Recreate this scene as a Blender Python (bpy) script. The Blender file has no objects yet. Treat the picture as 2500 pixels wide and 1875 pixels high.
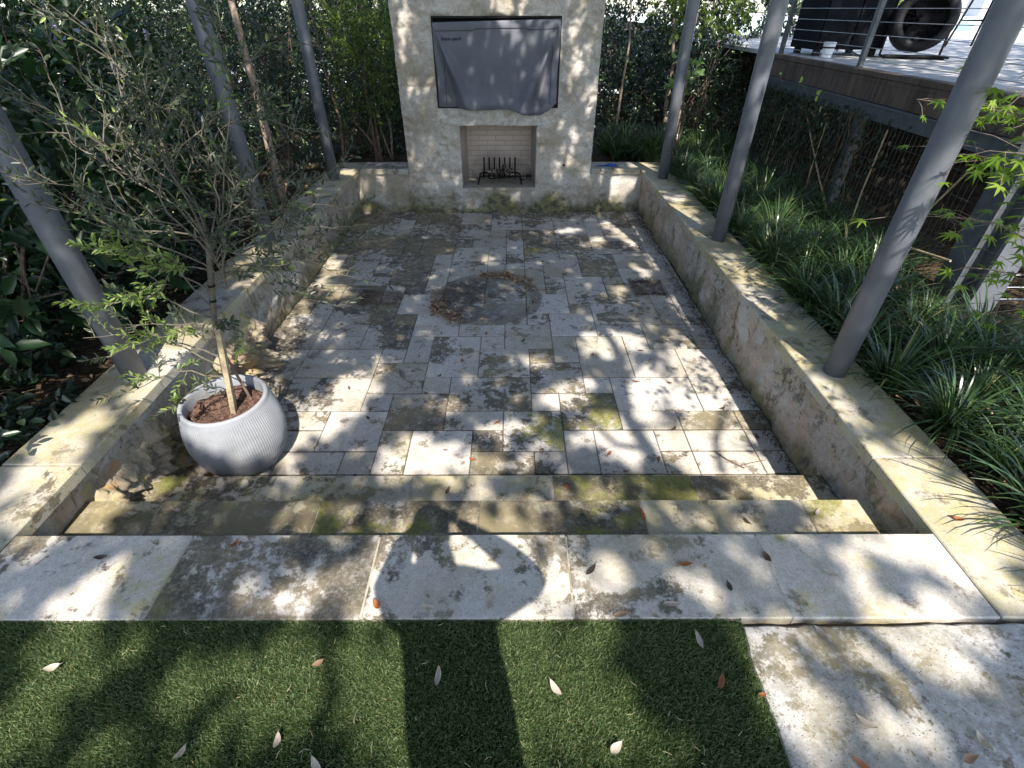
import bpy, bmesh, math, random
import numpy as np
from mathutils import Vector, Matrix, noise, Quaternion
from math import sin, cos, pi, radians

random.seed(7)
rng = np.random.default_rng(7)
SC = bpy.context.scene
COL = SC.collection

# ------------------------------------------------------------------ camera
cam_d = bpy.data.cameras.new('camera'); cam = bpy.data.objects.new('camera', cam_d); COL.objects.link(cam)
PITCH, YAW, ROLL = 0.65, 0.0011, -0.0013
fw = Vector((sin(YAW)*cos(PITCH), cos(YAW)*cos(PITCH), -sin(PITCH)))
rt = Vector((cos(YAW), -sin(YAW), 0)); up = rt.cross(fw)
rr = rt*cos(ROLL)+up*sin(ROLL); uu = -rt*sin(ROLL)+up*cos(ROLL)
M = Matrix((rr, uu, -fw)).transposed().to_4x4(); M.translation = (0, 0, 1.705)
cam.matrix_world = M
cam_d.sensor_width = 36; cam_d.lens = 1208/2500*36; cam_d.clip_start = 0.02; cam_d.clip_end = 400
SC.camera = cam

# ------------------------------------------------------------------ world, sun, exposure
W = bpy.data.worlds.new('World'); SC.world = W; W.use_nodes = True
wn = W.node_tree
sky = wn.nodes.new('ShaderNodeTexSky'); sky.sky_type = 'NISHITA'; sky.sun_disc = False
sky.sun_elevation = radians(51); sky.sun_rotation = radians(166.5); sky.air_density = 1.0; sky.dust_density = 1.0
bg = wn.nodes['Background']; bg.inputs['Strength'].default_value = 0.15
wn.links.new(sky.outputs[0], bg.inputs[0])
sun_d = bpy.data.lights.new('sun', 'SUN'); sun_d.energy = 3.4; sun_d.angle = radians(0.55); sun_d.color = (1.0, 0.94, 0.85)
sun = bpy.data.objects.new('sun', sun_d); COL.objects.link(sun)
SUND = Vector((-.19, .79, -1.0))
sun.rotation_euler = SUND.to_track_quat('-Z', 'Y').to_euler()
sun.location = (2, -8, 12)
SC.view_settings.view_transform = 'Standard'; SC.view_settings.look = 'None'
SC.view_settings.exposure = 1.6; SC.view_settings.gamma = 1.0
SC.render.engine = 'CYCLES'
SC.cycles.max_bounces = 6; SC.cycles.diffuse_bounces = 3; SC.cycles.glossy_bounces = 2
SC.cycles.transmission_bounces = 4; SC.cycles.use_denoising = True
SC.cycles.sample_clamp_indirect = 6.0

# ------------------------------------------------------------------ helpers
def tag(o, label=None, cat=None, group=None, kind=None):
    if label: o['label'] = label
    if cat: o['category'] = cat
    if group: o['group'] = group
    if kind: o['kind'] = kind
    return o
def empty(name, loc, label, cat, group=None, rz=0):
    o = bpy.data.objects.new(name, None); COL.objects.link(o); o.location = loc; o.rotation_euler = (0, 0, rz)
    o.empty_display_size = .1
    return tag(o, label, cat, group)
def link(name, me, mat=None, parent=None, smooth=False):
    o = bpy.data.objects.new(name, me); COL.objects.link(o)
    if mat is not None and len(me.materials) == 0: me.materials.append(mat)
    if parent is not None:
        o.parent = parent
        o.matrix_parent_inverse = Matrix.Translation(-Vector(parent.location)) if parent.rotation_euler.z == 0 else (Matrix.Translation(parent.location) @ Matrix.Rotation(parent.rotation_euler.z, 4, 'Z')).inverted()
    if smooth: me.polygons.foreach_set('use_smooth', [True]*len(me.polygons))
    return o
def nmesh(name, V, F, rnd=None):
    """V (n,3), F (m,k) arrays of one polygon size -> mesh, with an optional per-face value"""
    V = np.asarray(V, np.float32); F = np.asarray(F, np.int32)
    me = bpy.data.meshes.new(name); me.vertices.add(len(V)); me.vertices.foreach_set('co', V.ravel())
    k = F.shape[1]; me.loops.add(F.size); me.loops.foreach_set('vertex_index', F.ravel())
    me.polygons.add(len(F)); me.polygons.foreach_set('loop_start', np.arange(0, F.size, k, dtype=np.int32))
    me.update(calc_edges=True)
    if rnd is not None:
        a = me.attributes.new('rnd', 'FLOAT', 'FACE'); a.data.foreach_set('value', np.asarray(rnd, np.float32))
    return me
def bmobj(name, bm, mat=None, parent=None, smooth=False):
    me = bpy.data.meshes.new(name); bm.normal_update(); bm.to_mesh(me); bm.free()
    return link(name, me, mat, parent, smooth)
def box(bm, x0, x1, y0, y1, z0, z1, bev=0, M=None):
    v = [bm.verts.new((x, y, z)) for z in (z0, z1) for y in (y0, y1) for x in (x0, x1)]
    fs = [bm.faces.new([v[i] for i in q]) for q in ((0,2,3,1),(4,5,7,6),(0,1,5,4),(2,6,7,3),(0,4,6,2),(1,3,7,5))]
    if M is not None: bmesh.ops.transform(bm, matrix=M, verts=v)
    if bev:
        es = list({e for f in fs for e in f.edges}); bmesh.ops.bevel(bm, geom=es, offset=bev, segments=2, affect='EDGES', profile=.6)
    return fs
def tube(bm, pts, rad, n=8, cap=True):
    """swept tube through pts; rad a number or a list"""
    pts = [Vector(p) for p in pts]
    if not hasattr(rad, '__len__'): rad = [rad]*len(pts)
    rings = []; prev = None
    for i, p in enumerate(pts):
        t = (pts[min(i+1, len(pts)-1)]-pts[max(i-1, 0)]).normalized()
        if prev is None:
            a = Vector((0, 0, 1)) if abs(t.z) < .9 else Vector((1, 0, 0)); u = t.cross(a).normalized()
        else: u = (prev-t*prev.dot(t)).normalized()
        prev = u; w = t.cross(u)
        rings.append([bm.verts.new(p+(u*cos(2*pi*k/n)+w*sin(2*pi*k/n))*rad[i]) for k in range(n)])
    for a, b in zip(rings, rings[1:]):
        for k in range(n): bm.faces.new((a[k], a[(k+1) % n], b[(k+1) % n], b[k]))
    if cap:
        bm.faces.new(rings[0][::-1]); bm.faces.new(rings[-1])
def lathe(bm, prof, n=96, c=(0, 0), closed=False):
    rings = [[bm.verts.new((c[0]+r*cos(2*pi*k/n), c[1]+r*sin(2*pi*k/n), z)) for k in range(n)] for r, z in prof]
    for a, b in zip(rings, rings[1:]):
        for k in range(n): bm.faces.new((a[k], a[(k+1) % n], b[(k+1) % n], b[k]))
    return rings

# ------------------------------------------------------------------ materials
class NT:
    def __init__(s, name):
        s.m = bpy.data.materials.new(name); s.m.use_nodes = True; s.t = s.m.node_tree
        s.b = s.t.nodes['Principled BSDF']; s.out = s.t.nodes['Material Output']
        s.co = s.n('ShaderNodeTexCoord').outputs['Object']
    def n(s, ty, **k):
        nd = s.t.nodes.new(ty)
        for a, v in k.items(): setattr(nd, a, v)
        return nd
    def set(s, sock, v):
        if hasattr(v, 'is_linked') or isinstance(v, bpy.types.NodeSocket): s.t.links.new(v, sock)
        else:
            if isinstance(v, tuple) and len(v) == 3 and sock.type == 'RGBA': v = (*v, 1)
            sock.default_value = v
    def math(s, op, a, b=0., c=None, clamp=False):
        nd = s.n('ShaderNodeMath', operation=op, use_clamp=clamp); s.set(nd.inputs[0], a); s.set(nd.inputs[1], b)
        if c is not None: s.set(nd.inputs[2], c)
        return nd.outputs[0]
    def vmath(s, op, a, b):
        nd = s.n('ShaderNodeVectorMath', operation=op); s.set(nd.inputs[0], a); s.set(nd.inputs[1], b); return nd.outputs[0]
    def noise(s, scale, detail=6, rough=.6, vec=None, dist=0., stretch=None):
        v = vec if vec is not None else s.co
        if stretch: v = s.vmath('MULTIPLY', v, stretch)
        nd = s.n('ShaderNodeTexNoise'); nd.inputs['Scale'].default_value = scale; nd.inputs['Detail'].default_value = detail
        nd.inputs['Roughness'].default_value = rough; nd.inputs['Distortion'].default_value = dist; s.set(nd.inputs['Vector'], v)
        return nd.outputs[0]
    def voro(s, scale, feature='F1', vec=None):
        nd = s.n('ShaderNodeTexVoronoi', feature=feature); nd.inputs['Scale'].default_value = scale; s.set(nd.inputs['Vector'], vec if vec is not None else s.co)
        return nd.outputs['Distance']
    def ramp(s, v, lo, hi, a=0., b=1.):
        nd = s.n('ShaderNodeMapRange', interpolation_type='SMOOTHSTEP'); s.set(nd.inputs[0], v)
        for i, q in ((1, lo), (2, hi), (3, a), (4, b)): s.set(nd.inputs[i], q)
        return nd.outputs[0]
    def mix(s, f, a, b, mode='MIX'):
        nd = s.n('ShaderNodeMix', data_type='RGBA', blend_type=mode); s.set(nd.inputs[0], f); s.set(nd.inputs[6], a); s.set(nd.inputs[7], b)
        return nd.outputs[2]
    def attr(s, name):
        return s.n('ShaderNodeAttribute', attribute_name=name)
    def sep(s, v):
        nd = s.n('ShaderNodeSeparateXYZ'); s.set(nd.inputs[0], v); return nd.outputs
    def bump(s, h, strength=.5, dist=.01):
        nd = s.n('ShaderNodeBump'); nd.inputs['Strength'].default_value = strength; nd.inputs['Distance'].default_value = dist
        s.set(nd.inputs['Height'], h); s.t.links.new(nd.outputs[0], s.b.inputs['Normal']); return nd.outputs[0]
    def base(s, c, rough=.7, spec=.4):
        s.set(s.b.inputs['Base Color'], c); s.set(s.b.inputs['Roughness'], rough); s.b.inputs['Specular IOR Level'].default_value = spec
        return s.m

def simple(name, c, rough=.5, metal=0., var=.12, scale=20., spec=.4, bump=0.):
    t = NT(name); n = t.noise(scale, 4)
    f = t.ramp(n, .3, .7, 1-var, 1+var)
    col = t.mix(1.0, c, f, 'MULTIPLY') if False else t.vmath('MULTIPLY', t.mix(0., c, c), f)
    t.b.inputs['Metallic'].default_value = metal
    if bump: t.bump(n, .6, bump)
    return t.base(col, t.ramp(t.noise(scale*.3, 3), .3, .7, max(rough-.1, .02), min(rough+.1, 1)), spec)

LIGHT = (.60, .56, .50); LIGHT2 = (.50, .45, .385)
DIRT = (.055, .048, .034); DIRT2 = (.15, .12, .075); MOSS = (.13, .135, .03); YEL = (.42, .36, .16)
def stone(name, light=LIGHT, light2=LIGHT2, dark=.42, moss=.36, yel=0., scale=2.2, tiles=True, bump=.0016, extra=None, pits=.6, speck=1.):
    """weathered limestone: pale stone, grey-brown biofilm, moss; per-slab values r tone, g biofilm, b moss"""
    t = NT(name)
    co = t.co
    if tiles:
        a = t.attr('tile'); sx = t.sep(a.outputs['Color'])
        off = t.vmath('MULTIPLY', a.outputs['Color'], (9., 7., 13.)); co = t.vmath('ADD', t.co, off)
        tone, gd, gm = sx[0], sx[1], sx[2]
    else: tone, gd, gm = .5, .5, .5
    n0 = t.noise(1.1, 5, .6, co); base = t.mix(t.ramp(n0, .35, .65), light, light2)
    nf = t.noise(38, 5, .7, co); base = t.mix(t.ramp(nf, .36, .66, 0., .5), base, tuple(v*.66 for v in light2))
    tf = t.ramp(tone, 0., 1., .8, 1.12); base = t.vmath('MULTIPLY', base, tf)
    if yel:
        ny = t.noise(1.7, 9, .72, t.co); base = t.mix(t.math('MULTIPLY', t.ramp(ny, .6-yel*.25, .7-yel*.16, 0., .92), t.ramp(t.noise(22, 7, .72), .34, .6, .3, 1.)), base, YEL)
    ng = t.noise(120, 3, .7, t.co); base = t.mix(t.ramp(ng, .4, .68, 0., .45), base, tuple(v*.5 for v in light2))
    # biofilm: ragged patches, broken by fine noise
    na = t.noise(scale, 12, .66, co, .3); nb = t.noise(scale*9, 8, .72, co)
    nc = t.noise(scale*.8, 10, .68, t.co, .3)
    s = t.math('ADD', t.math('MULTIPLY', t.math('ADD', t.math('MULTIPLY', na, .32), t.math('MULTIPLY', nc, .68)), .74), t.math('MULTIPLY', nb, .28))
    thr = t.math('SUBTRACT', .672-dark*.21, t.math('MULTIPLY', t.math('SUBTRACT', gd, .5), .17))
    m = t.ramp(s, thr, t.math('ADD', thr, .028), 0., .97)
    nd = t.noise(5, 4, .6, co); dcol = t.mix(t.ramp(nd, .35, .65), DIRT, DIRT2)
    n9 = t.noise(70, 6, .75, co)
    grain = t.math('MULTIPLY', t.ramp(nb, .36, .52, .42, 1.), t.ramp(n9, .36, .56, .68, 1.))
    base = t.mix(t.math('MULTIPLY', m, grain), base, dcol)
    ns = t.noise(scale*4, 10, .74, t.vmath('ADD', co, (2., 8., 6.))); base = t.mix(t.ramp(ns, .55, .62, 0., .75*speck), base, (.11, .09, .065))
    # second pass, thin film of greenish grey
    n3 = t.noise(scale*.7, 8, .7, t.vmath('ADD', co, (5., 3., 1.)))
    base = t.mix(t.math('MULTIPLY', t.ramp(n3, .46, .62, 0., .6), t.ramp(n9, .34, .58, .4, 1.)), base, (.27, .225, .12))
    # moss
    nm = t.math('ADD', t.math('MULTIPLY', t.noise(scale*1.3, 10, .7, t.vmath('ADD', co, (11., 2., 4.))), .4), t.math('MULTIPLY', t.noise(scale*1.1, 10, .72, t.vmath('ADD', t.co, (3., 2., 4.))), .6))
    tm = t.math('SUBTRACT', .725-moss*.2, t.math('MULTIPLY', t.math('SUBTRACT', gm, .5), .3))
    base = t.mix(t.math('MULTIPLY', t.ramp(nm, tm, t.math('ADD', tm, .045), 0., .92), t.ramp(n9, .34, .56, .5, 1.)), base, t.mix(t.ramp(nf, .35, .65), MOSS, (.24, .23, .06)))
    # pits
    v = t.voro(60, vec=co); pit = t.ramp(v, .08, .2, 1., 0.); pm = t.ramp(t.noise(7, 3, .5, co), .48, .6)
    base = t.mix(t.math('MULTIPLY', t.math('MULTIPLY', pit, pm), pits), base, (.1, .09, .075))
    h = t.math('ADD', t.math('MULTIPLY', nf, .6), t.math('SUBTRACT', t.math('MULTIPLY', nb, .8), t.math('MULTIPLY', pit, .5)))
    if extra: base = extra(t, base)
    t.bump(h, .9, bump)
    return t.base(base, t.ramp(nf, .3, .7, .72, .92), .3)

def leafmat(name, c1, c2, transl=.3, rough=.42, spec=.45, c3=None, back=1.25):
    t = NT(name); a = t.attr('rnd').outputs['Fac']
    col = t.mix(a, c1, c2)
    if c3: col = t.mix(t.ramp(a, .93, .96), col, c3)
    t.base(col, rough, spec)
    tr = t.n('ShaderNodeBsdfTranslucent'); t.set(tr.inputs[0], t.vmath('MULTIPLY', col, (1.3*back, 1.45*back, .6*back)))
    mx = t.n('ShaderNodeMixShader'); mx.inputs[0].default_value = transl
    t.t.links.new(t.b.outputs[0], mx.inputs[1]); t.t.links.new(tr.outputs[0], mx.inputs[2]); t.t.links.new(mx.outputs[0], t.out.inputs[0])
    return t.m

def ring_extra(t, base):
    # stains left on the paving: the round mark of a fire pit, two rectangular planter marks
    x, y, z = t.sep(t.co)[:3]
    w = t.math('MULTIPLY', t.math('SUBTRACT', t.noise(7, 5), .5), .09)
    r = t.math('SQRT', t.math('ADD', t.math('POWER', t.math('SUBTRACT', x, -.235), 2.), t.math('POWER', t.math('SUBTRACT', y, 4.4), 2.)))
    r = t.math('ADD', r, w)
    ring = t.math('MULTIPLY', t.ramp(r, .36, .44), t.ramp(r, .52, .55, 1., 0.))
    side = t.ramp(t.math('ADD', x, t.math('MULTIPLY', t.noise(4, 3), .5)), -.15, .3, .9, .45)
    inn = t.math('MULTIPLY', t.ramp(r, .46, .52, 1., 0.), t.math('MULTIPLY', side, t.ramp(t.noise(9, 6, .7), .38, .48)))
    base = t.mix(t.math('MAXIMUM', t.math('MULTIPLY', ring, .6), inn), base, t.mix(t.ramp(t.noise(30, 4), .4, .6), (.055, .048, .04), (.13, .11, .085)))
    def rect(cx, cy, hx, hy, amt, soft=.02):
        nonlocal base
        dx = t.math('ADD', t.math('ABSOLUTE', t.math('SUBTRACT', x, cx)), w); dy = t.math('ADD', t.math('ABSOLUTE', t.math('SUBTRACT', y, cy)), w)
        m = t.math('MULTIPLY', t.ramp(dx, hx-soft, hx+soft, 1., 0.), t.ramp(dy, hy-soft, hy+soft, 1., 0.))
        base = t.mix(t.math('MULTIPLY', m, t.ramp(t.noise(12, 6, .7), .35, .6, .45, amt)), base, (.085, .055, .035))
    rect(1.39, 4.62, .17, .17, .95); rect(-1.28, 4.4, .2, .16, .85, .05)
    return base

def wall_extra(t, base):
    # algae and a thin dark line where the wall meets the paving, pinkish and ochre veins
    z = t.sep(t.co)[2]
    pn = t.noise(2.6, 8, .7); base = t.mix(t.ramp(pn, .48, .6, 0., .75), base, (.42, .32, .24))
    pv = t.noise(4.5, 9, .75, t.vmath('ADD', t.co, (7., 1., 2.))); base = t.mix(t.ramp(pv, .5, .6, 0., .7), base, (.5, .47, .42))
    sv = t.noise(3.4, 9, .72, t.vmath('ADD', t.co, (1., 5., 9.)), .6, (1., 1.6, .6)); base = t.mix(t.ramp(sv, .55, .63, 0., .8), base, t.mix(t.ramp(pv, .4, .6), (.12, .11, .05), (.2, .16, .1)))
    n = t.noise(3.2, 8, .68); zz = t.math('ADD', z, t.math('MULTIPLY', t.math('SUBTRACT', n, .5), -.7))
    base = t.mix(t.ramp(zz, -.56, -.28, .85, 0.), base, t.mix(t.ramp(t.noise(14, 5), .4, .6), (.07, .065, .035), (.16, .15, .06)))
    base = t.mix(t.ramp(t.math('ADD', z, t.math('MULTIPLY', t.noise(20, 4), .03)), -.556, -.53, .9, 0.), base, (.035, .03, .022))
    return base
def fire_extra(t, base):
    z = t.sep(t.co)[2]
    fv = t.noise(5, 9, .72, None, .8, (1., 1., 1.7)); base = t.mix(t.ramp(fv, .5, .62, 0., .6), base, (.36, .30, .235))
    fw = t.noise(2.2, 7, .7); base = t.mix(t.ramp(fw, .55, .68, 0., .55), base, (.30, .27, .23))
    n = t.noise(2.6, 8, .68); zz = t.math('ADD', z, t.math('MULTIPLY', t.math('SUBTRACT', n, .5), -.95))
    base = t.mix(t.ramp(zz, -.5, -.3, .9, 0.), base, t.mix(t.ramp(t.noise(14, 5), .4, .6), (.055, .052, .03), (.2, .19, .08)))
    return base
def rough_extra(t, base):
    n = t.noise(5, 6, .7); base = t.mix(t.ramp(n, .5, .62, 0., .8), base, (.42, .36, .15))
    n = t.noise(3.4, 5, .7, t.vmath('ADD', t.co, (3., 3., 3.))); base = t.mix(t.ramp(n, .57, .66, 0., .7), base, (.45, .22, .08))
    return base

def path_extra(t, base):
    v = t.voro(26, vec=t.vmath('ADD', t.co, t.vmath('MULTIPLY', t.noise(9, 4), (.25, .25, .25)))); p = t.math('MULTIPLY', t.ramp(v, .14, .24, 1., 0.), t.ramp(t.noise(4, 4), .42, .56))
    base = t.mix(t.math('MULTIPLY', p, .75), base, (.16, .14, .12))
    g = t.math('MULTIPLY', t.ramp(t.noise(16, 8, .75), .44, .58), t.ramp(t.noise(2.3, 5), .42, .58)); return t.mix(t.math('MULTIPLY', g, .6), base, (.2, .18, .14))
M_floor = stone('paving_stone', light=(.57, .54, .50), dark=.62, moss=.33, scale=1.9, extra=ring_extra)
M_step = stone('step_stone', light=(.54, .49, .39), dark=.82, moss=.74, yel=.7, scale=1.6)
M_slab = stone('slab_stone', light=(.55, .515, .465), dark=.68, moss=.46, scale=1.3, yel=.25)
M_copL = stone('coping_stone_yellowed', light=(.46, .435, .385), dark=.58, moss=.4, yel=.8, scale=1.5)
M_copR = stone('coping_stone_mossy', light=(.46, .435, .385), dark=.58, moss=.54, yel=.8, scale=1.7)
M_copB = stone('coping_stone_grey', light=(.46, .45, .41), dark=.5, moss=.3, yel=.25, scale=2)
M_wall = stone('wall_stone', light=(.54, .47, .40), light2=(.47, .38, .31), dark=.6, moss=.45, yel=.2, scale=2.4, tiles=False, extra=wall_extra, bump=.008)
M_rough = stone('broken_stone', light=(.5, .44, .35), light2=(.4, .32, .22), dark=.3, moss=.32, scale=3, tiles=False, extra=rough_extra, bump=.012)
M_fire = stone('fireplace_stone', light=(.70, .665, .61), light2=(.56, .50, .43), dark=.12, moss=.14, pits=.08, speck=.25, scale=3, tiles=False, extra=fire_extra, bump=.012)
M_path = stone('flagstone', light=(.57, .555, .54), light2=(.49, .465, .44), dark=.68, moss=.4, scale=2.6, tiles=False, bump=.005, extra=path_extra)
M_steel = simple('galvanised_steel', (.13, .137, .155), .42, .15, .14, 9)
M_steel2 = simple('painted_steel', (.085, .093, .102), .5, .1, .2, 12)
M_black = simple('black_iron', (.012, .011, .011), .5, .6, .3, 60, bump=.001)
M_dark = simple('dark_plastic', (.012, .012, .014), .6, 0., .2, 10, spec=.2)
M_wood = simple('stake_wood', (.33, .26, .16), .75, 0., .3, 30)
M_bark = simple('olive_bark', (.22, .18, .13), .85, 0., .35, 60, bump=.002)
M_bark2 = simple('brown_bark', (.14, .1, .075), .9, 0., .45, 35, bump=.004)
M_branch = simple('maple_bark', (.2, .15, .12), .8, 0., .3, 50)
M_pot = simple('grey_ceramic', (.26, .265, .278), .75, 0., .1, 9, bump=.0008)
M_white = simple('white_plastic', (.72, .73, .76), .5, 0., .05, 6)

# ------------------------------------------------------------------ ground
FL, ZT1, ZT2 = -.571, -.211, -.403          # paving, first and second tread
XL, XR, XLW, XRW = -2.021, 1.7195, -2.085, 1.760
XLO, XRO = -2.40, 2.085
YN, YF, Y1, Y2, YB, YBW, YBO = .880, 1.2357, 1.586, 1.921, 6.962, 6.985, 7.33

def soil_mat():
    t = NT('leaf_mould_soil'); n = t.noise(3, 8, .7); v = t.voro(26, vec=t.vmath('MULTIPLY', t.co, (1., 1.6, 1.)))
    c = t.mix(t.ramp(n, .35, .65), (.035, .026, .018), (.09, .065, .042))
    c = t.mix(t.ramp(v, .1, .3, .7, 0.), c, (.2, .14, .085)); t.bump(t.math('SUBTRACT', n, v), 1., .03)
    return t.base(c, .95, .1)
M_soil = soil_mat()
def sheet(name, x0, x1, y0, y1, z, mat, nx=1, ny=1, amp=0., kind='structure'):
    xs = np.linspace(x0, x1, nx+1); ys = np.linspace(y0, y1, ny+1)
    V = [(x, y, z+(amp*noise.noise((x*1.3, y*1.3, 0)) if amp else 0)) for y in ys for x in xs]
    F = [(j*(nx+1)+i, j*(nx+1)+i+1, (j+1)*(nx+1)+i+1, (j+1)*(nx+1)+i) for j in range(ny) for i in range(nx)]
    o = link(name, nmesh(name, V, F), mat); o['kind'] = kind; return o
# one sheet to the horizon with the pit of the sunken patio left open
gx = [-300, -9, XLO+.02, -1.34, 1.03, XRO-.02, 9, 300]; gy = [-300, -6, YN, YBO-.02, 7.8, 13, 300]
V = []; F = []; fine = []
def addgrid(x0, x1, y0, y1, nx, ny):
    b = len(V)
    for y in np.linspace(y0, y1, ny+1):
        for x in np.linspace(x0, x1, nx+1): V.append((x, y, -.075+(.03*noise.noise((x*1.7, y*1.7, 0)) if abs(x) < 9.5 and -6.5 < y < 13.5 and (nx > 1 or ny > 1) and x not in (x0, x1) and y not in (y0, y1) else 0)))
    for j in range(ny):
        for i in range(nx): F.append((b+j*(nx+1)+i, b+j*(nx+1)+i+1, b+(j+1)*(nx+1)+i+1, b+(j+1)*(nx+1)+i))
for i in range(7):
    for j in range(6):
        if (2 <= i <= 4 and j == 2) or (i == 3 and j == 3): continue
        inn = 1 <= i <= 5 and 1 <= j <= 4
        addgrid(gx[i], gx[i+1], gy[j], gy[j+1], 14 if inn else 1, 14 if inn else 1)
g = link('ground', nmesh('ground', V, F), M_soil); g['kind'] = 'structure'

# the road seen in gaps far behind the shrubs
t = NT('pale_concrete'); M_conc = t.base(t.mix(t.noise(.6, 6), (.42, .4, .37), (.55, .53, .5)), .9, .2)
sheet('road', -40, 2.9, 14.5, 24, -.03, M_conc)

# ------------------------------------------------------------------ lawn and flagstone path
t = NT('turf_backing'); n = t.noise(40, 5, .7)
M_turf = t.base(t.mix(t.ramp(n, .35, .65), (.012, .02, .007), (.045, .07, .02)), .95, .1)
bm = bmesh.new(); box(bm, -9, .80, -6, YN-.004, -.07, -.012)
o = bmobj('lawn', bm, M_turf); o['kind'] = 'structure'
def turf():
    n = 330000
    x = rng.uniform(-2.75, .81, n); y = rng.uniform(.15, YN+.003, n)+rng.normal(0, .003, n)
    x = np.where(x > .79-.05+.02*np.sin(y*40), np.minimum(x, .80), x)
    h = rng.uniform(.007, .017, n); w = rng.uniform(.0007, .0013, n)
    a = rng.uniform(0, 2*pi, n); la = rng.normal(-1.2, 1.3, n); lean = rng.uniform(.15, .9, n)*h
    z0 = np.full(n, -.012)
    B = np.stack([x, y, z0], 1); s = np.stack([np.cos(a)*w, np.sin(a)*w, 0*x], 1)
    m = B+np.stack([np.cos(la)*lean*.35, np.sin(la)*lean*.35, h*.62], 1); tp = B+np.stack([np.cos(la)*lean, np.sin(la)*lean, h], 1)
    V = np.stack([B-s, B+s, m+s*.85, m-s*.85, tp], 1).reshape(-1, 3)
    k = np.arange(n)*5
    Fq = np.stack([k, k+1, k+2, k+3], 1); Ft = np.stack([k+3, k+2, k+4, k+4], 1)
    r = rng.random(n)
    F3 = np.concatenate([np.stack([k, k+1, k+2], 1), np.stack([k, k+2, k+3], 1), np.stack([k+3, k+2, k+4], 1)])
    me = nmesh('grass', V, F3, np.concatenate([r, r, r]))
    M = leafmat('turf_blade', (.065, .112, .042), (.225, .285, .13), .25, .45, .4, c3=(.34, .29, .16), back=1.1)
    o = link('grass', me, M); tag(o, 'short green artificial grass tufts covering the lawn', 'grass', kind='stuff')
turf()
# flagstone path right of the lawn: irregular rim, slightly domed
bm = bmesh.new()
edge = [(.80, .862), (1.2, .858), (1.6, .866), (2.1, .86), (2.6, .855), (3.4, .86), (3.4, -3), (.76, -3), (.77, -.6), (.765, .1), (.775, .35), (.79, .55), (.785, .7)]
def ragged(pts, step=.03, amp=.006, seed=0):
    out = []
    for i, p in enumerate(pts):
        q = pts[(i+1) % len(pts)]; L = math.dist(p, q); k = max(1, int(L/step)) if L < 2.5 else 12
        for j in range(k):
            u = j/k; x = p[0]+(q[0]-p[0])*u; y = p[1]+(q[1]-p[1])*u
            out.append((x+amp*noise.noise((x*14, y*14, seed))*2, y+amp*noise.noise((x*14, y*14, seed+5))*2))
    return out
pts = ragged(edge)
def prism(bm, pts, z0, z1, inset=.008):
    cx = sum(p[0] for p in pts)/len(pts); cy = sum(p[1] for p in pts)/len(pts)
    b = [bm.verts.new((x, y, z0)) for x, y in pts]; a = [bm.verts.new((x, y, z1-inset)) for x, y in pts]
    c = [bm.verts.new((x+(cx-x)*min(1, inset/max(math.dist((x, y), (cx, cy)), .01)), y+(cy-y)*min(1, inset/max(math.dist((x, y), (cx, cy)), .01)), z1)) for x, y in pts]
    n = len(pts)
    for i in range(n):
        j = (i+1) % n; bm.faces.new((b[i], b[j], a[j], a[i])); bm.faces.new((a[i], a[j], c[j], c[i]))
    bm.faces.new(c); return c
prism(bm, pts, -.09, -.002)
o = bmobj('path', bm, M_path); o['kind'] = 'structure'

# ------------------------------------------------------------------ paved sunken floor, laid on a 20 cm module
def slabmesh(name, cells, z, mat, parent=None, gap=.0028, th=.035, bev=.003, under=None, wob=.0015, gapy=None, dirt=None):
    """cells: (x0,x1,y0,y1,tone,dark,moss) -> one mesh of slabs with a per-face 'tile' colour"""
    bm = bmesh.new(); lay = bm.faces.layers.float_color.new('tile')
    for c in cells:
        x0, x1, y0, y1 = c[:4]; dz = random.uniform(-wob, wob)
        n0 = len(bm.faces)
        gy_ = gapy or gap; jx, jy = random.uniform(.7, 1.4), random.uniform(.7, 1.4)
        fs = box(bm, x0+gap*jx, x1-gap, y0+gy_*jy, y1-gy_, z-th, z+dz)
        top = fs[1]; es = [e for e in top.edges]
        bmesh.ops.bevel(bm, geom=es, offset=bev, segments=1, affect='EDGES')
        bm.faces.ensure_lookup_table()
        for f in bm.faces[n0-0:] if False else list(bm.faces)[n0:]: f[lay] = (c[4], c[5], c[6], 1)
    if under:
        fs = box(bm, *under)
        for f in fs:
            f[lay] = (.5, .4, .4, 1)
            if dirt: f.material_index = 1
    o = bmobj(name, bm, mat, parent)
    if dirt: o.data.materials.append(dirt)
    return o
mx, my, ox, oy = .2035, .2004, .145, 2.080
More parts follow.
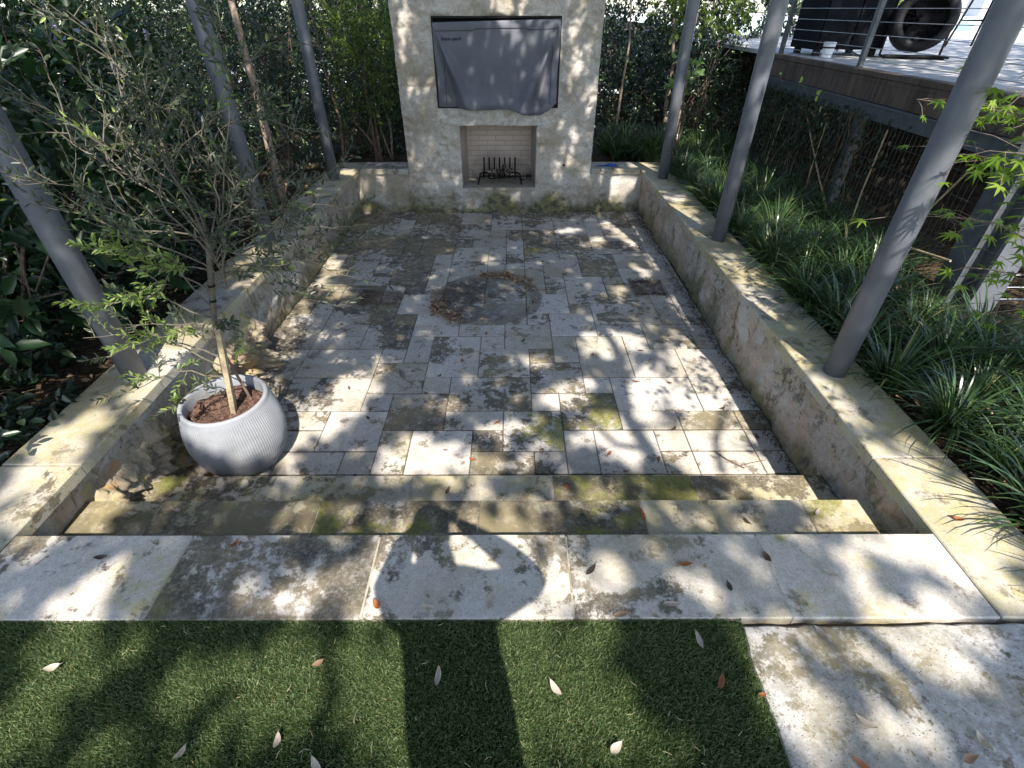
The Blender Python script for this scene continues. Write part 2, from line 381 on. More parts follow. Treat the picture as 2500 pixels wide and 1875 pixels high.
known = [(-8,0,2,1),(-6,0,1,1),(-7,1,2,2),(-9,1,2,1),(-9,2,2,1),(-5,0,1,2),(-4,0,2,2),(-2,1,1,1),(-2,0,2,1),(-1,1,2,2),(0,0,1,1),(1,0,1,2),(2,0,2,2),
 (4,0,1,1),(5,0,2,1),(7,0,1,1),(4,1,1,1),(5,1,2,1),(7,1,1,1),(1,2,2,2),(3,2,2,1),(5,2,2,1),(7,2,1,1),(3,3,3,2),(6,3,2,1),(6,4,2,1),(0,3,1,1),
 (0,4,2,2),(2,4,1,1),(2,5,2,3),(-5,2,2,2),(-3,2,2,1),(-3,3,3,2),(-4,4,1,1),(-6,4,2,2),(-6,3,1,1),(-9,3,3,2),(-9,5,3,2),(-6,6,1,1),(-5,6,1,2),
 (-4,5,2,3),(-2,5,2,2),(-2,7,1,1),(-1,7,2,2),(0,6,1,1),(1,6,1,2),(4,7,1,1),(4,5,2,2),(6,5,2,2),(3,8,2,1),(1,8,2,2),(5,7,2,2),(0,9,1,1),
 (3,9,3,2),(6,9,1,2),(2,10,1,1),(0,10,2,2),(2,11,2,3),(1,12,1,2),(0,12,1,1),(4,11,2,2),(4,13,1,1),(-5,8,2,2),(-3,8,2,1),(-6,9,1,1),
 (-9,8,2,1),(-7,7,2,2),(-3,9,3,2),(-6,10,2,2),(-4,10,1,1),(-4,11,2,3),(-5,12,1,2),(-6,12,1,1),(-7,13,2,2),(-2,11,2,2),(0,16,2,2)]
special = {(1,2): (.5, .75, 1.0), (-1,1): (.6, .55, .98), (3,2): (.6, .3, .75), (0,16): (.35, .75, 1.05), (0,4): (.35, .95, .62), (-5,2): (.4, .98, .3), (-3,3): (.5, .86, .3),
 (-6,4): (.55, .75, .4), (2,0): (.8, .2, .2), (3,3): (.9, .2, .35), (-4,0): (.8, .2, .3), (-2,0): (.5, .85, .45), (-7,1): (.85, .3, .2), (0,3): (.95, .05, .3), (-6,3): (.4, .8, .4),
 (-3,2): (.75, .5, .2), (0,10): (.75, .15, .2), (2,11): (.7, .5, .45), (1,8): (.75, .2, .2), (3,8): (.5, .5, .72), (-5,8): (.85, .25, .25), (2,4): (.9, .1, .2), (6,3): (.85, .2, .2), (-8,0): (.75, .45, .1), (-6,10): (.85, .1, .25)}
occ = {}; tiles = []
def put(j, k, w, h):
    cells = [(a, b) for a in range(j, j+w) for b in range(k, k+h)]
    if any(c in occ or not (-11 <= c[0] <= 7 and -1 <= c[1] <= 24) for c in cells): return False
    for c in cells: occ[c] = 1
    tiles.append((j, k, w, h)); return True
for q in known: put(*q)
for k in range(-1, 25):
    for j in range(-11, 8):
        if (j, k) in occ: continue
        opts = [(2, 2), (2, 1), (3, 2), (1, 1), (1, 2), (2, 2), (2, 3)]; random.shuffle(opts)
        for w, h in opts+[(1, 1)]:
            if put(j, k, w, h): break
cells = []
for j, k, w, h in tiles:
    x0, x1 = ox+j*mx, ox+(j+w)*mx; y0, y1 = oy+k*my, oy+(k+h)*my
    x0 = max(x0, XLW-.03); x1 = min(x1, XRW+.03); y1 = min(y1, YBW+.03)
    if y1-y0 < .03: continue
    r = special.get((j, k))
    if not r:
        r = (random.uniform(.3, .95), min(1, max(0, random.gauss(.5, .24))), min(1, max(0, random.gauss(.33, .2))))
        if x0 < -.9 and y0 > 3.4: r = (r[0]*.7, min(1, r[1]+.3), r[2]+.1)
        if y0 > 5.4 and x0 < .2: r = (r[0], min(1, r[1]+.2), r[2])
    cells.append((x0, x1, y0, y1, *r))
o = slabmesh('patio_floor', cells, FL, M_floor, gap=.0026, gapy=.0058, dirt=simple('joint_dirt', (.075, .062, .043), .95, 0., .5, 14), under=(XLW-.05, XRW+.05, Y2-.3, YBW+.05, FL-.06, FL-.008))
o['kind'] = 'structure'

# ------------------------------------------------------------------ steps
steps = empty('stone_steps', (-.1, 1.4, FL), 'wide limestone steps leading down from the lawn into the sunken patio', 'steps')
def row(xs, y0, y1, vals):
    return [(a, b, y0, y1, *v) for (a, b), v in zip(zip(xs, xs[1:]), vals)]
slabmesh('landing', row([XL, -1.295, -.535, .219, .987, XR], YN, YF, [(.85, .45, .5), (.4, .82, .55), (.65, .6, .4), (.6, .6, .35), (.9, .5, .85)]), 0, M_slab, steps, th=.055, bev=.004,
         under=(XL+.01, XR-.01, YN+.006, YF-.012, -.05, -.0035), wob=0)
slabmesh('tread', row([XLW, -1.698, -.927, -.16, .624, 1.406, XRW], YF-.05, Y1, [(.5, .6, .5), (.3, .95, .5), (.4, .85, .6), (.4, .8, .75), (.85, .2, .4), (.7, .35, .7)]), ZT1, M_step, steps, th=.05, bev=.004, wob=0, under=(XLW+.01, XRW-.01, YF-.04, Y1-.012, ZT1-.045, ZT1-.0035))
slabmesh('tread', row([XLW, -1.33, -.56, .227, 1.007, XRW], Y1-.05, Y2, [(.5, .6, .8), (.6, .5, .65), (.85, .25, .4), (.45, .7, .9), (.6, .7, .6)]), ZT2, M_step, steps, th=.05, bev=.004, wob=0, under=(XLW+.01, XRW-.01, Y1-.04, Y2-.012, ZT2-.045, ZT2-.0035))
bm = bmesh.new()
box(bm, XLW, XRW, YN+.02, YF-.03, FL, -.056); box(bm, XLW, XRW, YF-.028, Y1-.03, FL, ZT1-.051); box(bm, XLW, XRW, Y1-.028, Y2-.025, FL, ZT2-.051)
bmobj('riser', bm, M_wall, steps)

# ------------------------------------------------------------------ retaining walls and copings
def fbm(p, oct=5, g=.55):
    s = 0; a = 1; q = Vector(p)
    for _ in range(oct): s += a*noise.noise(q); q = q*2.03+Vector((1.7, 9.2, 3.1)); a *= g
    return s
def wallface(name, fixed, axis, a0, a1, z0, z1, sgn, mat, parent, step=.035, amp=.012, rough=None, joints=True, holes=(), pos=None):
    """rough stone face in the plane axis=fixed, facing sgn; grid along the other horizontal axis"""
    na = max(2, int((a1-a0)/step)); nz = max(2, int((z1-z0)/step))
    A = list(np.linspace(a0, a1, na+1)); Zs = list(np.linspace(z0, z1, nz+1))
    for h in holes:
        for q in h[:2]: A[min(range(len(A)), key=lambda i: abs(A[i]-q))] = q
        for q in h[2:]: Zs[min(range(len(Zs)), key=lambda i: abs(Zs[i]-q))] = q
    V = []
    for z in Zs:
        for a in A:
            d = amp*fbm((a*3.1+fixed, z*3.1, fixed*2), 6, .6)
            d += amp*.8*max(0, fbm((a*1.2, z*1.2, 7+fixed), 3))
            d += amp*.45*(1-abs(fbm((a*7.5, z*9.5, 2+fixed), 4, .6))*2)
            if joints:
                bh = .33; rowi = math.floor((z+5)/bh); off = (rowi*.37) % 1*.6
                fz = ((z+5) % bh)/bh; fa = ((a+50+off*1.3) % .62)/.62
                e = min(fz*bh, (1-fz)*bh, fa*.62, (1-fa)*.62)
                if e < .018: d -= .006
            if rough: d += rough(a, z)
            edge = min(abs(a-a0), abs(a-a1), abs(z-z0) if z0 < -.5 else 9, abs(z-z1))
            for h in holes:
                if h[0]-1e-6 <= a <= h[1]+1e-6 and h[2]-1e-6 <= z <= h[3]+1e-6: d = 0
            V.append((fixed+sgn*d, a, z) if axis == 'x' else (a, fixed+sgn*d, z))
    F = []
    for j in range(len(Zs)-1):
        for i in range(len(A)-1):
            ca = (A[i]+A[i+1])/2; cz = (Zs[j]+Zs[j+1])/2
            if any(h[0] < ca < h[1] and h[2] < cz < h[3] for h in holes): continue
            q = (j*(na+1)+i, j*(na+1)+i+1, (j+1)*(na+1)+i+1, (j+1)*(na+1)+i)
            F.append(q if (axis == 'x') == (sgn > 0) else q[::-1])
    return link(name, nmesh(name, V, F), mat, parent, smooth=True)
def coping(name, rows, z, mat, parent, th):
    return slabmesh(name, rows, z, mat, parent, th=th, bev=.005, gap=.003, wob=.001)
def prow(ys, x0, x1, d, m, t=.6):
    return [(x0, x1, a, b, random.uniform(.4, .8), random.uniform(*d), random.uniform(*m)) for a, b in zip(ys, ys[1:])]
def ridge(a, z):
    d = 0
    for (c, w, lo, hi, amp) in ((1.66, .55, -.62, -.15, .15), (3.12, .42, -.62, -.2, .2), (2.4, .4, -.62, -.3, .06)):
        u = abs(a-c)/w; v = max(0, min(1, (hi+.12*noise.noise((a*4, 2, c))-z)/.16))
        if u < 1: d += amp*(1-u*u)**.6*v*(.7+1.0*fbm((a*6, z*6, 3), 6, .68))+.012*fbm((a*26, z*26, 5), 4, .7)*min(1, v*2)
    return d
wl = empty('retaining_wall', (-2.2, 4.1, FL), 'left retaining wall of the sunken patio, yellowed coping and rough broken stone behind the planter', 'wall')
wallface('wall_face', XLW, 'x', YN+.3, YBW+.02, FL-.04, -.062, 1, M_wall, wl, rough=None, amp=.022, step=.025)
wallface('broken_rock', XLW-.012, 'x', 1.0, 3.5, FL-.04, -.08, 1, M_rough, wl, step=.016, amp=.014, rough=ridge, joints=False)
coping('coping', prow([YN, 1.62, 2.62, 3.45, 4.3, 5.15, 6.05, YBO], XLO, XL, (.2, .5), (.3, .6)), 0, M_copL, wl, .062)
bm = bmesh.new(); box(bm, XLO+.02, XLW-.03, YN+.02, YBO-.02, FL, -.063); bmobj('core', bm, M_wall, wl)
wr = empty('retaining_wall', (1.9, 4.1, FL), 'right retaining wall of the sunken patio with mossy yellow-green coping beside the planting bed', 'wall')
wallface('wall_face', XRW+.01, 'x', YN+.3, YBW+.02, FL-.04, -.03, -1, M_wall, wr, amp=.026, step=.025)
coping('coping', prow([YN, 1.66, 2.45, 3.2, 4.1, 4.55, 5.6, YBO], XR, XRO, (.2, .6), (.35, .75)), 0, M_copR, wr, .062)
bm = bmesh.new(); box(bm, XRW+.04, XRO-.02, YN+.02, YBO-.02, FL, -.063); bmobj('core', bm, M_wall, wr)
FX0, FX1, FY = -1.3585, 1.0506, 6.955
for (a, b, lab) in ((XL+.002, FX0-.01, 'low back wall of the patio between left wall and fireplace, grey coping'), (FX1+.01, XR-.002, 'low back wall of the patio between fireplace and right wall, a blue cloth on its coping')):
    wb = empty('retaining_wall', ((a+b)/2, 7.1, FL), lab, 'wall')
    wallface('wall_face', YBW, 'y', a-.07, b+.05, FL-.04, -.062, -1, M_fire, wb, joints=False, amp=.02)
    coping('coping', [(a, b, YB-.012, YBO+.02, .5, .6, .3)], 0, M_copB, wb, .062)
    bm = bmesh.new(); box(bm, a, b, YBW+.04, YBO-.01, FL, -.063); bmobj('core', bm, M_fire, wb)

# ------------------------------------------------------------------ fireplace
fp = empty('fireplace', (-.15, 7.3, FL), 'tall pale limestone outdoor fireplace and chimney at the back of the patio', 'fireplace')
NI = (-.907, .579, .717, 1.634); FB = (-.654, .326, -.238, .519)
ZTOP = 3.9
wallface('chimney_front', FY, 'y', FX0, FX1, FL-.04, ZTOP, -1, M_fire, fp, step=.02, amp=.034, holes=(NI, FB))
bm = bmesh.new()
def q4(a, b, c, d): bm.faces.new([bm.verts.new(v) for v in (a, b, c, d)])
YBK = 7.85
q4((FX0, FY, FL), (FX0, YBK, FL), (FX0, YBK, ZTOP), (FX0, FY, ZTOP)); q4((FX1, FY, FL), (FX1, YBK, FL), (FX1, YBK, ZTOP), (FX1, FY, ZTOP))
q4((FX0, YBK, FL), (FX1, YBK, FL), (FX1, YBK, ZTOP), (FX0, YBK, ZTOP)); q4((FX0, FY, ZTOP), (FX1, FY, ZTOP), (FX1, YBK, ZTOP), (FX0, YBK, ZTOP))
bmesh.ops.subdivide_edges(bm, edges=bm.edges[:], cuts=30, use_grid_fill=True)
for v in bm.verts:
    if FY+.05 < v.co.y: v.co += Vector((1 if v.co.x > 0 else -1, 0, 0))*(.014*fbm(v.co*3, 5)+.004)
bmobj('chimney_side', bm, M_fire, fp)
def recess(name, h, depth, mat, splay=0.):
    bm = bmesh.new(); x0, x1, z0, z1 = h
    f = [(x0, FY, z0), (x1, FY, z0), (x1, FY, z1), (x0, FY, z1)]; b = [(x0+splay, FY+depth, z0), (x1-splay, FY+depth, z0), (x1-splay, FY+depth, z1), (x0+splay, FY+depth, z1)]
    for i in range(4):
        j = (i+1) % 4; bm.faces.new([bm.verts.new(v) for v in (f[i], b[i], b[j], f[j])])
    bm.faces.new([bm.verts.new(v) for v in b]); return bmobj(name, bm, mat, fp)
recess('niche', NI, .22, M_dark)
t = NT('firebrick'); sx = t.sep(t.co); cv = t.n('ShaderNodeCombineXYZ'); t.set(cv.inputs[0], t.math('ADD', sx[0], sx[1])); t.set(cv.inputs[1], sx[2])
br = t.n('ShaderNodeTexBrick'); t.set(br.inputs['Vector'], cv.outputs[0]); br.inputs['Scale'].default_value = 1.; br.inputs['Brick Width'].default_value = .23; br.inputs['Row Height'].default_value = .0635
br.inputs['Mortar Size'].default_value = .0035; br.inputs['Mortar Smooth'].default_value = .3; br.inputs['Color1'].default_value = (.55, .46, .39, 1); br.inputs['Color2'].default_value = (.5, .41, .35, 1); br.inputs['Mortar'].default_value = (.36, .3, .26, 1)
soot = t.math('MULTIPLY', t.ramp(t.noise(3, 6, .7), .36, .62, .1, .8), t.ramp(sx[2], -.2, .25, .75, .15))
t.bump(t.math('SUBTRACT', 1., br.outputs['Fac']), .8, .004); M_brick = t.base(t.mix(soot, br.outputs['Color'], (.1, .09, .085)), .9, .2)
recess('firebox', FB, .5, M_brick, .05)
bm = bmesh.new(); box(bm, FB[0]+.002, FB[1]-.002, FY-.02, FY+.51, FB[2]-.03, FB[2]+.006); bmobj('hearth_stone', bm, M_copB, fp)
bm = bmesh.new(); tube(bm, [(.695, FY-.04, .055), (.695, FY+.02, .055)], .014, 16); bmobj('gas_key_hole', bm, M_black, fp)
# steel frame in the niche
bm = bmesh.new(); w = .02
for a in ((NI[0], NI[1], NI[3]-w, NI[3]), (NI[0], NI[1], NI[2], NI[2]+w)): box(bm, a[0]+.004, a[1]-.004, FY-.016, FY+.05, a[2], a[3]-.003)
for a in ((NI[0]+.004, NI[0]+w), (NI[1]-w, NI[1]-.004)): box(bm, a[0], a[1], FY-.015, FY+.05, NI[2]+w+.001, NI[3]-w-.001)
bmobj('niche_frame', bm, M_black, fp)
# television and its cloth cover
tv = empty('television', (-.16, FY+.06, .74), 'flat black television in the fireplace niche hidden under a grey cover', 'television')
bm = bmesh.new(); box(bm, -.85, .53, FY+.03, FY+.09, .78, 1.56, .008); bmobj('screen', bm, M_dark, tv)
bm = bmesh.new(); box(bm, -.4, .1, FY+.095, FY+.2, 1.0, 1.35); bmobj('wall_bracket', bm, M_black, tv)
def cover():
    nx, nz = 90, 64; x0, x1 = -.893, .566; V = []
    for j in range(nz+1):
        for i in range(nx+1):
            u = i/nx; v = j/nz            # v 0 top .. 1 bottom
            x = x0+(x1-x0)*u
            sag = .018*sin(pi*u); zt = 1.585-.012*(1-u)*1.0-.0*sag+.02*u
            zb = .735-.035*math.exp(-((u-.38)/.22)**2)-.095*math.exp(-((u-.82)/.17)**2)*(1 if u < .9 else .8)+.0*u
            if u > .93: zb += .06*((u-.93)/.07)
            z = zt+(zb-zt)*v
            y = FY-.035-.028*sin(pi*u)**.6*(.25+.75*sin(pi*min(1, v*1.02))**.7)
            # swags hanging from the two upper corners, like a sagging cloth
            r1 = math.hypot(u*1.7, v); a1 = math.atan2(v, u*1.7+1e-6); r2 = math.hypot((1-u)*1.7, v); a2 = math.atan2(v, (1-u)*1.7+1e-6)
            f1 = 1.6*math.exp(-((a1-1.16)/.10)**2)*min(1, r1*2)*(1-.35*v); f2 = 1.6*math.exp(-((a2-1.1)/.10)**2)*min(1, r2*2)*(1-.3*v)
            y += -.075*f1-.075*f2+.045*math.exp(-((a1-1.32)/.07)**2)*min(1, r1*2)+.045*math.exp(-((a2-1.27)/.07)**2)*min(1, r2*2)
            y -= .03*math.exp(-((v-.93)/.06)**2)*math.exp(-((u-.4)/.3)**2)
            y -= .045*math.exp(-((v-(1.02-.25*(u-.6)))/.05)**2)*math.exp(-((u-.8)/.13)**2)
            y += .006*noise.noise((u*9, v*2.5, 0))+.003*noise.noise((u*30, v*6, 2))
            if v < .1: y -= .008*(1-abs(v-.05)/.05)
            x += .008*sin(v*7)*(u-.5)+(.012*(1-2*u))*v
            V.append((x, y, z))
    for b in list(V[:nx+1]): V.append((b[0], b[1]+.06, b[2]+.003))
    F = [(j*(nx+1)+i, (j+1)*(nx+1)+i, (j+1)*(nx+1)+i+1, j*(nx+1)+i+1) for j in range(nz) for i in range(nx)]
    b = (nz+1)*(nx+1); F += [(b+i, i, i+1, b+i+1) for i in range(nx)]
    t = NT('cover_cloth'); n = t.noise(260, 2, .5); n2 = t.noise(2.5, 5)
    c = t.mix(t.ramp(n2, .35, .65), (.115, .117, .138), (.15, .152, .175)); t.bump(n, .4, .0008)
    me = nmesh('tv_cover', V, F)
    o = link('television_cover', me, t.base(c, .75, .3), None, smooth=True)
    tag(o, 'slate grey fabric cover sagging over the television above the firebox', 'cover')
    so = o.modifiers.new('thick', 'SOLIDIFY'); so.thickness = .003
    P = np.array(V)
    def on(u, v):
        i = min(nx, max(0, round(u*nx))); j = min(nz, max(0, round(v*nz))); q = P[j*(nx+1)+i]; return (q[0], q[1]-.0035, q[2])
    bm = bmesh.new()
    for path in ([on(u, .085+.004*sin(u*9)) for u in np.linspace(.02, .985, 60)], [on(.065, v) for v in np.linspace(.3, .97, 40)], [on(.945, v) for v in np.linspace(.25, .93, 40)]): tube(bm, path, .0022, 5)
    s = bmobj('stitching', bm, M_black, o)
    fc = bpy.data.curves.new('lettering', 'FONT'); fc.body = 'kour-yard'; fc.size = .062; fc.extrude = .0006; fc.offset = .0016
    tmp = bpy.data.objects.new('tmp', fc); COL.objects.link(tmp); bpy.context.view_layer.update()
    me = bpy.data.meshes.new_from_object(tmp.evaluated_get(bpy.context.evaluated_depsgraph_get())); bpy.data.objects.remove(tmp)
    w = max(v.co.x for v in me.vertices)
    for v in me.vertices:
        u = .065+.155*v.co.x/w; q = on(u, .205-v.co.y*.9); a = P[min(nz, round((.205-v.co.y*.9)*nz))*(nx+1)+int(u*nx)]; b2 = P[min(nz, round((.205-v.co.y*.9)*nz))*(nx+1)+int(u*nx)+1]
        fr = u*nx-int(u*nx); yy = a[1]*(1-fr)+b2[1]*fr
        v.co = Vector((x0+(x1-x0)*u, yy-.006-v.co.z, 1.585-.85*(.205-v.co.y*.9)))
    tt = NT('faded_print'); link('lettering', me, tt.base((.035, .037, .05), .8, .2), o)
cover()
# fire grate with charred logs
gz = FB[2]+.006
gr = empty('fire_grate', (-.17, 7.2, gz), 'black iron fire grate with seven upright bars standing in the firebox', 'fire grate')
for k in range(7):
    x = -.375+.0715*k; bm = bmesh.new(); top = -.02
    tube(bm, [(x, 7.06, gz+.155), (x, 7.07, gz+.09), (x, 7.12, gz+.085), (x, 7.27, gz+.085), (x, 7.305, gz+.1), (x, 7.315, gz+.30)], .0105, 8); bmobj('bar', bm, M_black, gr)
for y in (7.10, 7.28):
    bm = bmesh.new(); tube(bm, [(-.455, y-.03, gz), (-.43, y-.005, gz+.09), (-.395, y, gz+.108), (-.16, y, gz+.108), (.085, y, gz+.108), (.12, y-.005, gz+.09), (.145, y-.03, gz)], .0105, 8); bmobj('leg', bm, M_black, gr)
bm = bmesh.new(); tube(bm, [(.318, 7.24, gz+.075), (.15, 7.24, gz+.07), (-.3, 7.2, gz+.05)], .009, 8); box(bm, .2, .27, 7.22, 7.26, gz+.055, gz+.095, .004)
o = bmobj('gas_pipe', bm, M_black); tag(o, 'rusty gas pipe with a valve running along the firebox floor', 'pipe')
t = NT('charred_log'); n = t.noise(30, 6, .7); t.bump(n, 1., .01); M_char = t.base(t.mix(t.ramp(n, .45, .62), (.012, .011, .01), (.34, .27, .22)), .9, .2)
logs = []
for k, (x, y, a, L) in enumerate(((-.27, 7.17, .3, .13), (-.16, 7.2, -.4, .16), (-.04, 7.16, .9, .12), (-.1, 7.24, 1.5, .14))):
    bm = bmesh.new(); d = Vector((cos(a), sin(a)*.5, .25*(k-1))).normalized(); c = Vector((x, y, gz+.135+.01*k))
    tube(bm, [c-d*L/2, c-d*L*.2+Vector((0, 0, .006)), c+d*L*.25, c+d*L/2], [.02, .03, .027, .014], 9)
    for v in bm.verts: v.co += Vector((1, 1, 1))*.008*noise.noise(v.co*30)
    o = bmobj('charred_log', bm, M_char); tag(o, ['burnt log chunk at the left end of the fire grate', 'burnt log chunk left of the middle of the fire grate', 'pale ashy log chunk at the right of the fire grate', 'burnt log chunk at the back of the fire grate'][k], 'log', 'charred logs on the grate')

# ------------------------------------------------------------------ foliage tools
def leaves(P, D, Nn, L, Wd, fold=.18, rnd=None, droop=.12):
    """one folded six-point leaf per row: P base, D direction, Nn normal, L length, Wd width"""
    P = np.asarray(P, float); D = np.asarray(D, float); D = D/np.linalg.norm(D, axis=1, keepdims=True)
    S = np.cross(D, Nn); S = S/(np.linalg.norm(S, axis=1, keepdims=True)+1e-9); Nn = np.cross(S, D)
    n = len(P); L = np.broadcast_to(L, n)[:, None]; Wd = np.broadcast_to(Wd, n)[:, None]
    def pt(u, s, h): return P+D*L*u+S*Wd*.5*s+Nn*(h*Wd-droop*L*u*u)
    V = np.stack([P, pt(.32, .95, fold), pt(.7, .75, fold), pt(1, 0, 0), pt(.7, -.75, fold), pt(.32, -.95, fold)], 1).reshape(-1, 3)
    k = np.arange(n)*6
    F = np.concatenate([np.stack([k, k+1, k+2, k+3], 1), np.stack([k, k+3, k+4, k+5], 1)])
    r = rng.random(n) if rnd is None else rnd
    return V, F, np.concatenate([r, r])
def leafobj(name, parts, mat, parent=None):
    V = []; F = []; R = []; b = 0
    for v, f, r in parts: V.append(v); F.append(f+b); R.append(r); b += len(v)
    return link(name, nmesh(name, np.concatenate(V), np.concatenate(F), np.concatenate(R)), mat, parent)
def unit(n):
    v = rng.normal(size=(n, 3)); return v/np.linalg.norm(v, axis=1, keepdims=True)
def sprays(C, out, per, L, Wd, spread, upb=.25, jit=.35):
    """leafy twigs: per leaves along a short twig starting at each C heading out"""
    C = np.repeat(C, per, 0); out = np.repeat(out, per, 0); n = len(C)
    u = rng.random((n, 1)); P = C+out*spread*u+rng.normal(size=(n, 3))*spread*.12
    D = out*.7+unit(n)*.9+np.array([0, 0, upb]); N = unit(n)*.7+np.array([0, -.35, .8])
    return leaves(P, D, N, rng.uniform(.65, 1.15, n)*L, rng.uniform(.7, 1.1, n)*Wd)
def shrub(name, label, cat, c, r, n, L, Wd, mat, per=14, spread=.14, stems=5, seedz=None, group=None, shell=.45, sm=None, top=True, crownname='foliage', base=None, stemr=.012):
    c = np.array(c, float); r = np.array(r, float); k = max(1, n//per)
    d = unit(k); rad = rng.random((k, 1))**shell
    wob = np.array([1+.35*noise.noise(Vector(q)*2.2+Vector(c)) for q in d])[:, None]
    C = c+d*r*rad*wob; C[:, 2] = np.maximum(C[:, 2], -.06)
    o = empty(name, (float(c[0]), float(c[1]), -.07), label, cat, group)
    leafobj(crownname, [sprays(C, d, per, L, Wd, spread)], mat, o)
    bm = bmesh.new(); base = base or (c[0], c[1])
    for i in range(stems):
        q = C[rng.integers(k)]; b = Vector((base[0]+random.uniform(-.12, .12)*r[0], base[1]+random.uniform(-.12, .12)*r[1], -.09)); e = Vector(q)
        m = b.lerp(e, .5)+Vector((random.uniform(-.08, .08), random.uniform(-.08, .08), .12))
        tube(bm, [b, b.lerp(m, .5)+Vector((0, 0, .04)), m, e], [stemr*1.3, stemr, stemr*.8, stemr*.35], 6)
        for _ in range(3):
            s = m.lerp(e, random.random()); q2 = Vector(C[rng.integers(k)])
            if (q2-s).length < .9*max(r): tube(bm, [s, s.lerp(q2, .5)+Vector((0, 0, .05)), q2], [stemr*.5, stemr*.35, stemr*.15], 5)
    bmobj('stem', bm, sm or M_bark2, o); return o

# ------------------------------------------------------------------ steel poles
def pole(x, y, label, top=3.3, r=.062):
    o = empty('steel_pole', (x, y, 0), label, 'pole', 'steel poles standing on the patio walls')
    bm = bmesh.new(); tube(bm, [(x, y, -.002), (x, y, 1.0), (x, y, 2.2), (x, y, top)], r, 40); bmobj('tube', bm, M_steel, o, True)
    bm = bmesh.new(); tube(bm, [(x, y, .001), (x, y, .004)], r+.009, 40); bmobj('grout_ring', bm, M_copB, o)
    bm = bmesh.new(); tube(bm, [(x, y, top+.001), (x, y, top+.02)], r+.004, 32); bmobj('cap', bm, M_steel, o)
pole(-2.197, 2.336, 'grey steel pole on the left coping nearest the camera, in front of the potted olive')
pole(-2.203, 4.37, 'grey steel pole on the left coping behind the potted olive, middle of three')
pole(-2.207, 6.462, 'grey steel pole at the back left corner of the coping')
pole(1.903, 6.51, 'grey steel pole at the back right corner of the coping by the blue cloth')
pole(1.903, 4.425, 'grey steel pole on the right coping, middle of three')
pole(1.893, 2.349, 'grey steel pole on the right coping nearest the camera among the maple leaves')

# ------------------------------------------------------------------ planter with soil and olive tree
PC = (-1.66, 2.22); ZR = -.082
pl = empty('planter', (*PC, FL), 'round pale grey ribbed planter standing at the foot of the left wall', 'planter')
prof = [(.13, .0), (.165, .004), (.195, .022), (.222, .06), (.249, .12), (.266, .18), (.2735, .235), (.273, .285), (.267, .34), (.257, .39), (.2475, .43), (.2405, .462), (.238, .478), (.2345, .486), (.228, .489), (.219, .4885), (.2135, .484), (.211, .475), (.211, .40)]
from bisect import bisect
zs = np.interp(np.linspace(0, len(prof)-1, 70), range(len(prof)), [p[1] for p in prof]); rs = np.interp(np.linspace(0, len(prof)-1, 70), range(len(prof)), [p[0] for p in prof])
bm = bmesh.new(); n = 720; rings = []
for r_, z_ in zip(rs, zs):
    amp = .0030*min(1, max(0, (z_-.015)/.03))*min(1, max(0, (.462-z_)/.012)) if r_ > .2125 or z_ < .3 else 0
    rings.append([bm.verts.new((PC[0]+(r_+amp*(abs(sin((k/n*2*pi+.0*z_)*60))-.5)*1.3)*cos(2*pi*k/n), PC[1]+(r_+amp*(abs(sin((k/n*2*pi+.0*z_)*60))-.5)*1.3)*sin(2*pi*k/n), FL+.002+z_)) for k in range(n)])
for a, b in zip(rings, rings[1:]):
    for k in range(n): bm.faces.new((a[k], a[(k+1) % n], b[(k+1) % n], b[k]))
bm.faces.new(rings[0][::-1]); bmobj('pot', bm, M_pot, pl, True)
bm = bmesh.new(); rings = []
for r_ in np.linspace(.212, .002, 26):
    rings.append([bm.verts.new((PC[0]+r_*cos(2*pi*k/64), PC[1]+r_*sin(2*pi*k/64), FL+.425+.035*noise.noise((r_*cos(2*pi*k/64)*9, r_*sin(2*pi*k/64)*9, 0))+.012*noise.noise((r_*cos(2*pi*k/64)*50, r_*sin(2*pi*k/64)*50, 0))-.02*(r_ > .19))) for k in range(64)])
for a, b in zip(rings, rings[1:]):
    for k in range(64): bm.faces.new((a[k], a[(k+1) % 64], b[(k+1) % 64], b[k]))
bm.faces.new(rings[-1])
t = NT('potting_soil'); n_ = t.noise(45, 6, .75); v = t.voro(90); t.bump(n_, 1., .012)
M_pots = t.base(t.mix(t.ramp(v, .08, .22, .75, 0.), t.mix(t.ramp(n_, .38, .62), (.045, .025, .018), (.17, .10, .075)), (.42, .34, .27)), .95, .15)
bmobj('potting_soil', bm, M_pots, pl, True)
for k in range(26):
    a = random.uniform(0, 2*pi); r_ = random.uniform(.03, .19)
M_olive = leafmat('olive_leaf', (.032, .045, .026), (.08, .1, .06), .22, .38, .5, c3=(.2, .26, .06))
M_olive2 = leafmat('olive_leaf_fresh', (.10, .155, .04), (.2, .27, .07), .35, .38, .45)
ol = empty('olive_tree', (-1.62, 2.2, -.15), 'thin airy olive tree tied to a stake in the grey ribbed planter', 'tree')
TR = [(-1.60, 2.19, -.15), (-1.565, 2.2, .15), (-1.51, 2.205, .45), (-1.43, 2.215, .74), (-1.395, 2.22, .86)]
bm = bmesh.new(); tube(bm, TR, [.017, .015, .014, .014, .013], 12); bmobj('trunk', bm, M_olive and simple('olive_stem_bark', (.10, .085, .062), .8, 0., .3, 50, bump=.002), ol, True)
obm = bmesh.new(); oleaf = []; oleaf2 = []
